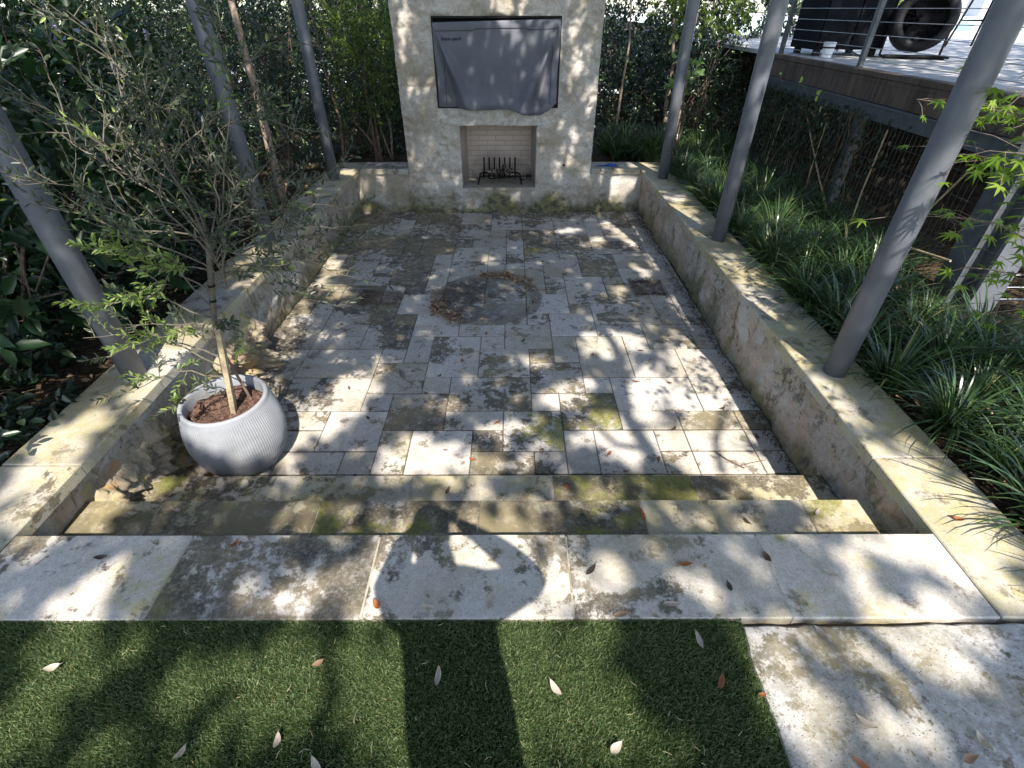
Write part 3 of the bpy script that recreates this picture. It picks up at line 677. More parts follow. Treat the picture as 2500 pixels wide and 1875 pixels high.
def olive_twig(p, d, L, nl, fresh=False, ll=.034):
    p = Vector(p); d = Vector(d).normalized(); pts = [p]; cur = p.copy()
    for i in range(5):
        d = (d+Vector((random.uniform(-.25, .25), random.uniform(-.25, .25), random.uniform(-.12, .2)))).normalized(); cur = cur+d*L/5; pts.append(cur.copy())
    tube(obm, pts, [.0022, .002, .0017, .0014, .0011, .0008], 5, False)
    P = []; D = []
    for k in range(nl):
        u = .15+.85*(k//2)/max(1, (nl//2)); i = min(4, int(u*5)); q = pts[i].lerp(pts[i+1], u*5-i if i < 5 else 1)
        ax = (pts[i+1]-pts[i]).normalized(); s = ax.cross(Vector((random.uniform(-1, 1), random.uniform(-1, 1), random.uniform(-.5, 1)))).normalized()*(1 if k % 2 else -1)
        P.append(q); D.append(s*.8+ax*.75+Vector((0, 0, .1)))
    N = unit(len(P))+np.array([0, 0, .9])
    (oleaf2 if fresh else oleaf).append(leaves(np.array(P), np.array(D), N, rng.uniform(.75, 1.2, len(P))*ll, rng.uniform(.8, 1.2, len(P))*ll*.31, .1))
def olive_branch(p, e, r, nt, nl=16, tl=.17, fresh=0., sag=0.05, start=.25, ll=.034):
    p = Vector(p); e = Vector(e); n = 7; pts = []
    off = Vector((random.uniform(-1, 1), random.uniform(-1, 1), random.uniform(0, 1)))*.05
    for i in range(n+1):
        u = i/n; q = p.lerp(e, u)+off*sin(pi*u)+Vector((noise.noise(Vector((u*4, p.x*9, e.x*5)))*.11*min(1, u*3), noise.noise(Vector((u*4, p.x*9, e.x*5+9)))*.11*min(1, u*3), sag*sin(pi*u))); pts.append(q)
    tube(obm, pts, [max(.0015, r*(1-.85*i/n)) for i in range(n+1)], 7)
    ax = (e-p).normalized()
    for k in range(nt):
        u = start+(1-start)*(k+random.random()*.8)/nt; i = min(n-1, int(u*n)); q = pts[i].lerp(pts[i+1], u*n-i)
        d = (ax*random.uniform(.35, 1.)+Vector((random.uniform(-1, 1), random.uniform(-1, 1), random.uniform(-.5, .9)))*.75)
        olive_twig(q, d, tl*random.uniform(.6, 1.3), nl, random.random() < fresh, ll)
    return pts
FK = TR[-1]
main = [((-1.60, 2.32, 1.70), 9), ((-1.06, 2.3, 1.72), 9), ((-1.35, 2.05, 1.62), 8), ((-1.22, 2.55, 1.66), 8), ((-1.78, 2.0, 1.52), 9), ((-1.95, 2.3, 1.35), 9), ((-.82, 2.25, 1.10), 10), ((-.78, 2.12, .93), 9),
        ((-1.02, 1.98, 1.22), 7), ((-1.5, 2.6, 1.45), 7), ((-.98, 2.55, 1.25), 7), ((-2.0, 2.15, 1.03), 10), ((-1.83, 1.9, 1.22), 9), ((-1.1, 2.1, .78), 7), ((-.86, 2.35, .72), 8), ((-1.92, 2.5, 1.6), 8), ((-1.45, 1.93, 1.3), 7), ((-.72, 2.3, .62), 8), ((-.9, 2.2, .48), 7), ((-.68, 2.32, .82), 8), ((-2.05, 2.4, .8), 7)]
for e, nt in main:
    olive_branch(Vector(FK)-Vector((0, 0, random.uniform(0, .25))), e, .0046, nt+2, 11, .2, .06, random.uniform(.02, .12), .3, .036)
# side branches of the crown
for k in range(26):
    e = main[k % len(main)][0]; s = Vector(FK).lerp(Vector(e), random.uniform(.35, .6))
    olive_branch(s, s+Vector((random.uniform(-.4, .4), random.uniform(-.3, .3), random.uniform(-.1, .35))), .003, 5, 11, .16, .05, .06, .2, .032)
# lower, brighter branches on the left and a few by the trunk
for s, e, nt, fr in ((.25, (-2.06, 2.1, .42), 6, .7), (.3, (-2.1, 2.2, .24), 7, .6), (.2, (-1.98, 2.02, .1), 7, .5), (.5, (-1.92, 2.0, .62), 7, .9), (.62, (-1.75, 2.05, .86), 7, .9), (.55, (-1.93, 2.2, .82), 7, .6), (.45, (-1.33, 2.1, .38), 6, .3),
                     (.12, (-1.82, 2.03, .02), 6, .4), (.7, (-1.66, 2.02, .66), 6, .9), (.4, (-1.72, 2.12, .3), 6, .5), (.65, (-1.15, 2.2, .6), 5, .2), (.35, (-1.9, 2.1, .5), 6, .6)):
    i = min(3, int(s*4)); olive_branch(Vector(TR[i]).lerp(Vector(TR[i+1]), s*4-i), e, .005, nt, 16, .15, fr, .04, .3, .04)
bmobj('branches', obm, simple('olive_twig_bark', (.115, .098, .075), .8, 0., .3, 50), ol)
leafobj('foliage', oleaf, M_olive, ol); leafobj('fresh_foliage', oleaf2, M_olive2, ol)
# stakes and ties
bm = bmesh.new(); a = Vector((-1.60, 2.17, -.17)); b = Vector((-1.485, 2.17, .42)); d = (b-a).normalized(); q = d.to_track_quat('Z', 'Y').to_matrix().to_4x4(); q.translation = a
box(bm, -.014, .014, -.014, .014, 0, (b-a).length, .002, q); o = bmobj('wooden_stake', bm, M_wood); tag(o, 'square pale timber stake standing in the planter against the olive trunk', 'stake')
bm = bmesh.new(); tube(bm, [(-1.555, 2.30, -.15), (-1.56, 2.27, .05), (-1.575, 2.24, .36)], [.008, .0075, .006], 8); o = bmobj('bamboo_cane', bm, simple('brown_cane', (.2, .13, .09), .7, 0., .3, 40)); tag(o, 'thin brown cane leaning in the planter behind the olive trunk', 'cane')
for z in (.1, .24, .36, .55, .63):
    bm = bmesh.new()
    for k in range(4): 
        if z <= TR[k+1][2]: break
    u = (z-TR[k][2])/(TR[k+1][2]-TR[k][2]); p = Vector(TR[k]).lerp(Vector(TR[k+1]), u); tube(bm, [p-Vector((0, 0, .006)), p+Vector((0, 0, .006))], .0165, 12); bmobj('tie', bm, M_black, ol)

# ------------------------------------------------------------------ shrubs and trees behind the left wall
M_big = leafmat('broad_leaf', (.01, .032, .011), (.028, .064, .022), .25, .35, .5)
M_mid = leafmat('glossy_leaf', (.01, .025, .01), (.03, .055, .022), .25, .28, .65, c3=(.3, .38, .16))  # pale c3 leaves paint sunlit highlights into the foliage
M_small = leafmat('small_leaf', (.011, .025, .009), (.034, .057, .02), .25, .3, .6, c3=(.38, .44, .18))  # c3 colours a few leaves pale as painted sun specks
M_yel = leafmat('yellow_green_leaf', (.04, .075, .015), (.17, .22, .05), .4, .4, .4)
M_dkl = leafmat('dark_evergreen_leaf', (.008, .02, .009), (.022, .045, .017), .15, .32, .6, c3=(.26, .33, .14))  # bright c3 leaves stand in for sunlit highlights
M_lil = leafmat('lilac_flower', (.25, .22, .4), (.35, .32, .5), .3, .6, .2)

shrub('broadleaf_shrub', 'big-leaved dark green shrub at the far left behind the nearest left pole', 'shrub', (-3.3, 2.85, .7), (.95, .95, .95), 1900, .17, .075, M_big, 7, .2, 6, stemr=.014)
shrub('broadleaf_shrub', 'big-leaved shrub hanging into the top left corner above the pole', 'shrub', (-3.7, 3.9, 1.25), (1.1, 1.0, .85), 1900, .16, .07, M_big, 7, .2, 6, stemr=.014)
shrub('flowering_shrub', 'leafy shrub with small lilac flower spikes behind the broadleaf shrub', 'shrub', (-4.3, 5.2, 1.0), (1.3, 1.0, 1.1), 9000, .075, .032, M_mid, 13, .16, 7)
shrub('glossy_shrub', 'glossy small-leaved shrub filling the gap left of the middle left pole', 'shrub', (-3.4, 5.0, .75), (.9, 1.1, .95), 11000, .052, .022, M_small, 13, .12, 8)
shrub('glossy_shrub', 'dark small-leaved shrub low behind the left coping beside the planter', 'shrub', (-2.85, 3.7, .15), (.42, 1.0, .45), 4600, .055, .024, M_dkl, 12, .12, 8)
shrub('glossy_shrub', 'tall speckled shrub behind the middle left pole', 'shrub', (-4.2, 7.2, 1.1), (1.3, 1.0, 1.2), 15000, .05, .022, M_small, 13, .13, 9)
shrub('evergreen_shrub', 'dark evergreen shrub between the middle and back left poles', 'shrub', (-3.1, 7.3, .9), (.85, .9, 1.25), 14000, .042, .018, M_dkl, 13, .11, 9)
shrub('evergreen_shrub', 'speckled evergreen shrub right behind the back left pole', 'shrub', (-2.2, 8.3, .8), (.8, .7, 1.2), 14000, .04, .018, M_small, 13, .1, 9)
shrub('yellow_green_shrub', 'sunlit yellow-green shrub to the right of the back left pole', 'shrub', (-1.9, 7.7, 1.15), (.45, .3, .75), 3600, .045, .022, M_yel, 11, .11, 5)
shrub('yellow_green_shrub', 'bright yellow-green shrub top left of the chimney', 'shrub', (-1.95, 8.2, 1.65), (.75, .45, .55), 4200, .045, .022, M_yel, 11, .12, 5)
shrub('evergreen_shrub', 'dark evergreen shrub pressed against the left side of the chimney', 'shrub', (-1.7, 8.6, .4), (.5, .6, .9), 5200, .045, .02, M_dkl, 13, .1, 7)
shrub('fern_undergrowth', 'low dark undergrowth on the ground by the left edge of the coping', 'undergrowth', (-2.95, 1.75, .0), (.55, .8, .32), 2600, .08, .036, M_dkl, 8, .12, 6)
shrub('fern_undergrowth', 'low leafy undergrowth below the big-leaved shrub', 'undergrowth', (-3.9, 2.4, .1), (1.0, 1.2, .45), 4200, .08, .035, M_mid, 8, .14, 6)
for (x, y, h, lab) in ((-6.3, 5.0, 1.6, 'tall dense hedge bush closing the view at the far left'), (-5.8, 7.8, 1.7, 'dense hedge bush behind the flowering shrub'), (-4.6, 9.8, 1.8, 'dense hedge bush at the back between the left poles'), (-2.9, 10.4, 1.8, 'dense hedge bush at the back right of the corner pole'), (-1.3, 10.8, 1.7, 'dense hedge bush hidden behind the chimney'), (-7.4, 7.4, 1.9, 'dense hedge bush far off at the top left edge'), (-7.0, 10.4, 2.0, 'dense hedge bush far behind the flowering shrub'), (-5.6, 12.2, 2.1, 'dark hedge bush in the far back row behind the middle left pole'), (-3.2, 12.6, 2.1, 'dark hedge bush in the far back row behind the back left pole')):
    shrub('hedge_bush', lab, 'hedge', (x, y, .9), (1.4, 1.0, h), 15000, .075, .038, M_small if x < -4 else M_mid, 13, .15, 6, group='hedge bushes closing the view behind the patio')
# lilac spikes
fl = [(-3.1, 4.6, 1.35), (-3.4, 5.3, 1.3), (-2.95, 4.9, 1.5), (-3.75, 4.6, 1.2), (-2.8, 5.0, .9), (-3.3, 4.4, 1.55), (-2.75, 5.6, 1.45)]
fo = [o for o in bpy.data.objects if o.name.startswith('flowering_shrub')][0]
for c in fl:
    P = np.array([(c[0]+random.gauss(0, .011), c[1]+random.gauss(0, .011), c[2]+(k/110-.5)*.13) for k in range(110)])
    leafobj('flower_spike', [leaves(P, unit(len(P)), unit(len(P)), .016, .012)], M_lil, fo)

def thin_tree(label, base, tops, r, leafmat_=None, nl=0, mat=None, name='slender_tree'):
    o = empty(name, base, label, 'tree'); bm = bmesh.new()
    for i, tp in enumerate(tops):
        pts = [Vector(base)]+[Vector(q) for q in tp]; n = len(pts)
        tube(bm, pts, [r*(1-.55*k/(n-1))*(1 if i == 0 else .55) for k in range(n)], 9)
    bmobj('trunk', bm, mat or M_bark2, o, True)
    if nl:
        e = np.array([tp[-1] for tp in tops]); C = e[rng.integers(len(e), size=nl)]+rng.normal(size=(nl, 3))*.35
        leafobj('crown', [sprays(C, unit(nl), 10, .06, .028, .18)], leafmat_, o)
M_bark3 = simple('pale_brown_bark', (.24, .185, .14), .9, 0., .4, 30, bump=.004)
thin_tree('slender brown trunk rising behind the left coping between the poles', (-2.6, 5.75, -.09), [[(-2.6, 5.78, .45), (-2.63, 5.9, .95), (-2.68, 6.0, 1.4), (-2.7, 6.05, 2.0), (-2.6, 6.1, 3.2)]], .05, M_dkl, 60, M_bark3)
thin_tree('thin crooked trunk behind the back left pole', (-2.35, 7.4, -.09), [[(-2.3, 7.45, .5), (-2.4, 7.5, 1.1), (-2.45, 7.6, 1.8), (-2.5, 7.7, 3.0)]], .022, M_dkl, 40)
thin_tree('thin bare trunk left of the planter tree in the undergrowth', (-3.4, 3.4, -.09), [[(-3.3, 3.5, .3), (-3.45, 3.6, .9), (-3.6, 3.7, 2.2)], [(-3.2, 3.4, .3), (-2.9, 3.5, .7)]], .028, M_big, 12, M_bark3)
thin_tree('leaning bare stems behind the left end of the back wall', (-1.75, 7.8, -.09), [[(-1.72, 7.85, .3), (-1.8, 7.9, .7)], [(-1.85, 7.85, .25), (-1.95, 7.9, .6)]], .02, None, 0, M_bark3)
thin_tree('thin vine-like trunk just right of the chimney', (1.62, 8.3, -.09), [[(1.6, 8.35, .4), (1.63, 8.4, .85), (1.68, 8.5, 1.3), (1.6, 8.6, 2.4)]], .022, M_dkl, 30, M_bark3)
thin_tree('forked brown trunk behind the back right pole', (2.45, 8.6, -.09), [[(2.4, 8.7, .5), (2.43, 8.8, 1.0), (2.36, 8.9, 1.6), (2.3, 9, 2.8)], [(2.5, 8.7, .6), (2.65, 8.8, 1.3), (2.7, 8.9, 2.4)]], .038, M_mid, 40, M_bark3)
bm = bmesh.new(); tube(bm, [(2.33, 7.75, -.08), (2.33, 7.76, .3), (2.335, 7.78, .75), (2.36, 7.8, 1.05)], [.05, .048, .045, .035], 9)
for v in bm.verts: v.co += Vector((1, 1, 0))*.012*noise.noise(v.co*14)
o = bmobj('tree_stump', bm, M_bark3); tag(o, 'rough brown trunk stub just behind the back right pole', 'trunk')

# right of the chimney
shrub('evergreen_shrub', 'dark evergreen shrub right of the chimney', 'shrub', (1.75, 9.3, .9), (.75, .6, 1.1), 8000, .06, .028, M_dkl, 12, .13, 7)
shrub('evergreen_shrub', 'dark shrub behind the back right pole', 'shrub', (2.9, 9.2, .85), (.75, .7, 1.05), 9500, .055, .026, M_dkl, 12, .13, 7)
shrub('glossy_shrub', 'speckled dark shrub under the deck corner beyond the fence post', 'shrub', (2.75, 8.2, .75), (.45, .5, .75), 3000, .045, .022, M_mid, 11, .12, 6)
shrub('yellow_green_shrub', 'sunlit light green leaves at the top between the two right poles', 'shrub', (2.75, 8.6, 1.72), (.7, .45, .36), 700, .10, .055, M_yel, 7, .18, 4)
shrub('young_shrub', 'small sprig of sunlit light green leaves on the back right pole', 'shrub', (2.2, 7.3, 1.0), (.16, .14, .22), 60, .10, .055, leafmat('fresh_broad_leaf', (.12, .2, .06), (.2, .3, .1), .35, .4), 6, .1, 3)
for (x, y, h, lab) in ((1.2, 12.0, 1.2, 'dense dark hedge bush far behind the chimney on the right'), (3.1, 11.2, 1.15, 'dense dark hedge bush far behind the right poles'), (4.9, 11.0, 1.6, 'dense hedge bush beyond the deck corner')):
    shrub('hedge_bush', lab, 'hedge', (x, y, .7), (1.2, .8, h), 11000, .075, .038, M_dkl, 12, .15, 6, group='hedge bushes closing the view behind the patio')
# diamond lattice fence
lf = empty('lattice_fence', (2.0, 10.0, -.08), 'dark diamond lattice fence in the deep shade right of the chimney', 'fence')
bm = bmesh.new()
for s in (1, -1):
    for k in range(-10, 34):
        x0 = .9+k*.085; z0, z1 = 0, .95
        a = Vector((x0, 10.0+.006*s, z0)); b = Vector((x0+s*.95, 10.0+.006*s, z1))
        if s > 0 and (b.x < .9 or a.x > 3.2) or s < 0 and (a.x < .9 or b.x > 3.2): continue
        tube(bm, [a, b], .009, 4)
bmobj('lattice', bm, simple('dark_weathered_wood', (.06, .045, .035), .85), lf)
bm = bmesh.new(); box(bm, .9, 3.2, 9.97, 10.03, .95, 1.0); 
for x in (.9, 2.05, 3.15): box(bm, x, x+.06, 10.02, 10.08, -.1, .95)
bmobj('fence_frame', bm, simple('dark_wood_frame', (.05, .04, .03), .85), lf)

# ------------------------------------------------------------------ liriope clumps
M_lir = leafmat('liriope_blade', (.024, .055, .02), (.08, .135, .045), .25, .28, .6, c3=(.3, .26, .12), back=1.)
def clump_mesh(seed, n=110, Lm=.36):
    R = np.random.default_rng(seed); V = []; F = []; r = []; b = 0; seg = 7
    for k in range(n):
        a = R.uniform(0, 2*pi); L = Lm*R.uniform(.55, 1.15); w = R.uniform(.0045, .007); el = R.uniform(.75, 1.5); rad = R.uniform(0, .05)
        p = np.array([cos(a)*rad, sin(a)*rad, 0.]); d = np.array([cos(a)*cos(el), sin(a)*cos(el), sin(el)]); s = np.array([-sin(a), cos(a), 0]); curl = R.uniform(.9, 2.1)/seg; tw = R.normal(0, .25)
        s = s*cos(tw)+np.array([0, 0, 1])*sin(tw)
        for i in range(seg+1):
            ww = w*(1-(i/seg)**2.5*.9); V += [p-s*ww, p+s*ww]; p = p+d*L/seg; e2 = math.asin(max(-1, min(1, d[2])))-curl*(.5+i/seg); d = np.array([cos(a)*cos(e2), sin(a)*cos(e2), sin(e2)]) if abs(e2) < 1.57 else np.array([0, 0, -1.])
            if p[2] < .004: p[2] = .004
        q = R.random(); q = .99 if R.random() < .05 else q*.9
        for i in range(seg): F.append((b+2*i, b+2*i+1, b+2*i+3, b+2*i+2)); r.append(q)
        b += 2*(seg+1)
    me = nmesh('liriope', V, F, r); me.materials.append(M_lir); return me
CM = [clump_mesh(40+i, 150+14*i, (.38, .42, .37, .40)[i]) for i in range(4)]
ORD = ['first', 'second', 'third', 'fourth', 'fifth', 'sixth', 'seventh', 'eighth', 'ninth', 'tenth', 'eleventh', 'twelfth', 'thirteenth', 'fourteenth', 'fifteenth', 'sixteenth', 'seventeenth', 'eighteenth', 'nineteenth', 'twentieth', 'twenty-first', 'twenty-second', 'twenty-third', 'twenty-fourth', 'twenty-fifth', 'twenty-sixth', 'twenty-seventh', 'twenty-eighth']
def liriope(x, y, s, lab, grp, k=[0]):
    o = bpy.data.objects.new('liriope_plant', CM[k[0] % 4]); COL.objects.link(o); o.location = (x, y, -.075); o.scale = (s, s, s*random.uniform(.9, 1.1)); o.rotation_euler = (0, 0, random.uniform(0, 6.28)); tag(o, lab, 'plant', grp); k[0] += 1
for ri, (x0, rl) in enumerate(((2.22, 'row along the right coping'), (2.56, 'second row from the right coping'), (2.84, 'third row from the right coping'), (3.06, 'row along the wire screen'))):
    y = (.95, 1.08, .9, 1.0)[ri]; i = 0
    while y < 7.1:
        if not (ri == 3 and abs(y-3.3) < .25):
            liriope(x0+random.uniform(-.06, .06)+.06*(y < 2.2), y, random.uniform(.85, 1.25), 'liriope clump, %s from the near end in the %s' % (ORD[i], rl), 'liriope clumps in the right planting bed'); i += 1
        y += .34+random.uniform(-.05, .05)
for i, (x, y) in enumerate(sorted(((1.55, 7.75), (1.8, 7.9), (2.1, 7.7), (2.4, 7.95), (2.7, 7.7), (1.75, 8.25), (2.05, 8.2), (2.45, 8.35), (2.3, 7.45), (2.65, 7.35), (2.95, 7.5), (2.98, 7.95), (1.45, 8.1), (2.0, 7.5), (2.8, 8.3)))):
    liriope(x, y, random.uniform(1.15, 1.5), 'tall sunlit liriope clump behind the back right coping, %s from the left' % ORD[i], 'tall liriope clumps behind the back wall')

# ------------------------------------------------------------------ raised deck on the right
DX = 3.2; DZ = 1.27
t = NT('travertine_deck'); n = t.noise(2.2, 7, .65); n2 = t.noise(30, 4, .6)
br = t.n('ShaderNodeTexBrick'); t.set(br.inputs['Vector'], t.co); br.inputs['Scale'].default_value = 1; br.inputs['Brick Width'].default_value = .61; br.inputs['Row Height'].default_value = .406; br.inputs['Mortar Size'].default_value = .005
for s_, c_ in (('Color1', (.4, .385, .37, 1)), ('Color2', (.47, .455, .44, 1)), ('Mortar', (.2, .19, .18, 1))): br.inputs[s_].default_value = c_
M_trav = t.base(t.mix(t.ramp(n, .45, .7, 0., .35), br.outputs['Color'], (.3, .28, .26)), .8, .3)
dk = empty('raised_deck', (DX, 5, -.07), 'raised stone-paved deck on a grey steel beam with a brown brick edge', 'deck')
YD0, YD1 = 3.36, 7.12
bm = bmesh.new(); box(bm, DX+.03, 9.0, YD0, 12.5, DZ-.045, DZ); bmobj('deck_floor', bm, M_trav, dk)
t = NT('brick_edging'); sx = t.sep(t.co); cv = t.n('ShaderNodeCombineXYZ'); t.set(cv.inputs[0], t.math('ADD', sx[0], sx[1])); t.set(cv.inputs[1], t.math('ADD', sx[2], .012))
br = t.n('ShaderNodeTexBrick'); t.set(br.inputs['Vector'], cv.outputs[0]); br.offset = .0; br.inputs['Scale'].default_value = 1; br.inputs['Brick Width'].default_value = .105; br.inputs['Row Height'].default_value = .24; br.inputs['Mortar Size'].default_value = .004
for s_, c_ in (('Color1', (.11, .08, .062, 1)), ('Color2', (.075, .055, .044, 1)), ('Mortar', (.06, .05, .04, 1))): br.inputs[s_].default_value = c_
n = t.noise(6, 8, .7, None, 0, (1., 1., .35)); streak = t.ramp(t.noise(14, 6, .7, None, 0., (1., 1., .12)), .45, .7, 0., .8)
t.bump(t.math('SUBTRACT', n, br.outputs['Fac']), 1., .01)
M_bedge = t.base(t.mix(streak, t.mix(t.ramp(n, .4, .65, 0., .6), br.outputs['Color'], (.15, .11, .085)), (.03, .025, .02)), .85, .2)
bm = bmesh.new(); box(bm, DX-.045, DX+.028, YD0, YD1, 1.045, 1.222, .004); bmobj('brick_edge', bm, M_bedge, dk)
bm = bmesh.new(); box(bm, DX-.06, DX+.028, YD0-.01, YD1+.01, 1.224, DZ-.002, .006)
for v in bm.verts: v.co += Vector((.004, 0, .004))*noise.noise(v.co*9)
bmobj('ledge', bm, M_bedge, dk)
bm = bmesh.new(); box(bm, DX-.03, DX+.028, YD0-.02, YD1+.02, .915, 1.042); box(bm, DX-.075, DX-.031, YD0-.02, YD1+.02, 1.03, 1.042); bmobj('steel_beam', bm, M_steel2, dk)
bm = bmesh.new(); box(bm, DX+.03, 7.5, YD0, YD0+.05, 1.0, DZ-.047); bmobj('steel_beam', bm, M_steel2, dk)
for (x, y, w) in ((3.29, 3.36, .16),):
    bm = bmesh.new(); box(bm, x-w/2, x+w/2, y-.006, y+.006, -.09, .912)
    box(bm, x-w/2-.012, x-w/2, y-.09, y+.09, -.09, .913); box(bm, x+w/2, x+w/2+.012, y-.09, y+.09, -.09, .913); bmobj('column', bm, M_steel2, dk)
    bm = bmesh.new(); box(bm, x-.1+.16, x+.08+.02+.16, y-.13, y-.1, -.09, 1.25, .002); bmobj('cover_plate', bm, M_steel, dk)
bm = bmesh.new(); box(bm, DX-.02, DX+.06, 5.05, 5.13, -.09, .913); bmobj('column', bm, M_steel2, dk)
bm = bmesh.new(); box(bm, DX-.02, DX+.06, 4.0, 4.06, -.09, .913); bmobj('column', bm, M_steel2, dk)
# end post
bm = bmesh.new(); box(bm, 3.06, 3.10, 7.2, 7.33, -.09, 1.17, .003); box(bm, 3.125, 3.165, 7.2, 7.33, -.09, 1.15, .003); box(bm, 3.101, 3.124, 7.22, 7.31, -.09, 1.1)
o = bmobj('fence_post', bm, M_steel2); tag(o, 'grey slotted steel fence post at the end of the wire screen', 'post')
# wire screen under the deck, with canes
sc = empty('wire_screen', (DX-.05, 5.2, -.07), 'dark wire mesh screen closing the space under the deck', 'screen')
bm = bmesh.new()
y = YD0+.12
while y < 7.15: tube(bm, [(DX-.05, y, -.08), (DX-.05, y, .91)], .0022, 4, False); y += .052
for z in np.arange(.02, .9, .155): tube(bm, [(DX-.055, YD0+.1, z), (DX-.055, 7.18, z)], .0026, 4, False)
bmobj('wire_mesh', bm, simple('dull_wire', (.06, .06, .06), .5, .5), sc)
ws = empty('wire_railing', (4.2, YD0-.1, -.07), 'row of bright horizontal wires right of the sunlit steel column', 'railing')
bm = bmesh.new()
for z in np.arange(.0, .9, .095): tube(bm, [(3.44, YD0-.1, z), (6.2, YD0-.1, z)], .0035, 5, False)
bmobj('wire', bm, simple('bright_wire', (.5, .5, .5), .4, .5), ws)
bm = bmesh.new(); box(bm, 6.2, 6.26, YD0-.13, YD0-.07, -.09, 1.2); bmobj('post', bm, M_steel2, ws)
for k, (a, b, r_) in enumerate((((3.1, 4.62, -.07), (3.1, 5.9, .86), .008), ((3.1, 3.3, .28), (3.09, 5.2, -.02), .009), ((3.09, 4.45, -.07), (3.1, 4.5, .9), .008), ((3.1, 5.35, -.07), (3.1, 5.42, .85), .007), ((3.08, 6.4, -.07), (3.12, 6.35, .8), .007), ((3.09, 3.9, .05), (3.08, 3.5, .85), .007))):
    a = Vector(a); b = Vector(b); bm = bmesh.new(); tube(bm, [a, a.lerp(b, .5)+Vector((-.01, .01, 0)), b], r_, 7)
    o = bmobj('bamboo_cane', bm, simple('tan_cane%s' % '', (.3, .23, .14), .6, 0., .3, 30)); tag(o, ['long tan cane slanting up the wire screen at its far half', 'long tan cane slanting low across the wire screen behind the near right pole', 'upright tan cane on the screen just left of the near right pole', 'upright cane in the middle of the wire screen', 'upright cane at the far end of the wire screen', 'short cane slanting on the screen close to the steel column'][k], 'cane')
# climbing vine on the screen
vn = empty('climbing_vine', (3.1, 6.2, -.07), 'climbing vine with dull green and browned leaves on the wire screen', 'vine')
n = 3000; y = rng.uniform(4.2, 7.2, n); z = rng.uniform(.0, 1.0, n); keep = rng.random(n) < np.clip((y-3.7)/2.2, .05, 1)*np.clip(.35+z*.8, 0, 1)
y = y[keep]; z = z[keep]; n = len(y); P = np.stack([DX-.07-rng.random(n)*.07, y, z], 1); D = np.stack([-rng.random(n)*.5, rng.normal(0, .6, n), -rng.random(n)-.2], 1); N = np.stack([-np.ones(n), rng.normal(0, .5, n), rng.random(n)], 1)
leafobj('foliage', [leaves(P, D, N, rng.uniform(.035, .06, n), rng.uniform(.02, .03, n))], leafmat('vine_leaf', (.013, .025, .01), (.028, .047, .016), .2, .5, .3, c3=(.1, .06, .035)), vn)
n = 80; P = np.stack([np.full(n, DX-.09), rng.uniform(3.6, 5.3, n), rng.uniform(.3, .85, n)], 1); D = np.stack([-rng.random(n)*.3, rng.normal(0, .4, n), -np.ones(n)], 1); N = np.stack([-np.ones(n), rng.normal(0, .5, n), rng.random(n)], 1)
leafobj('dead_foliage', [leaves(P, D, N, rng.uniform(.04, .07, n), .028)], leafmat('dry_vine_leaf', (.08, .05, .03), (.17, .11, .07), .15, .7, .2), vn)
bm = bmesh.new()
for k in range(14):
    y0 = random.uniform(4.6, 7.1); tube(bm, [(DX-.07, y0, -.08), (DX-.09, y0+random.uniform(-.1, .1), .3), (DX-.07, y0+random.uniform(-.3, .3), .6), (DX-.08, y0+random.uniform(-.4, .4), .95)], .004, 5)
bmobj('stem', bm, M_bark2, vn)
sp = empty('vine_sprig', (3.02, 5.6, 1.0), 'sprig of three bright sunlit leaves in front of the grey deck beam', 'leaves')
P = np.array([(3.0, 5.55, 1.02), (3.0, 5.55, 1.02), (3.0, 5.55, 1.02), (3.0, 5.95, 1.09), (3.0, 5.95, 1.09), (3.0, 6.5, 1.12)]); D = np.array([(0, .6, .8), (0, -.5, .9), (0, .2, -1), (0, .4, 1), (0, 1, .1), (0, -1, .0)]); N = np.tile([-1., -.6, .5], (6, 1))
leafobj('leaf_cluster', [leaves(P, D, N, .06, .032)], leafmat('sunlit_vine_leaf', (.3, .4, .06), (.4, .5, .1), .3, .4), sp)  # sunlight is put into this bright leaf colour
bm = bmesh.new(); tube(bm, [(3.1, 5.75, .9), (3.04, 5.6, .97), (3.0, 5.55, 1.02)], .002, 5); tube(bm, [(3.1, 5.75, .9), (3.0, 5.95, 1.09)], .002, 5); tube(bm, [(3.1, 6.5, .95), (3.0, 6.5, 1.12)], .002, 5); bmobj('twig', bm, M_bark2, sp)
# cable railing
cr = empty('cable_railing', (DX+.02, 5.3, DZ), 'grey cable railing with slim steel posts along the deck edge', 'railing')
for y in (3.42, 5.39, 7.06):
    bm = bmesh.new(); box(bm, DX-.01, DX+.03, y-.025, y+.025, DZ+.001, DZ+.98, .003); bmobj('post', bm, M_steel2, cr)
for z in (1.326, 1.417, 1.51, 1.604, 1.698, 1.79, 1.885, 1.98, 2.07, 2.16):
    bm = bmesh.new(); tube(bm, [(DX+.01, 3.42, z), (DX+.01, 7.06, z)], .003, 6, False); bmobj('cable', bm, simple('cable_steel', (.3, .29, .27), .4, .6), cr)
bm = bmesh.new(); box(bm, DX-.02, DX+.04, 3.39, 7.09, DZ+.981, DZ+1.02, .004); bmobj('top_rail', bm, M_steel2, cr)
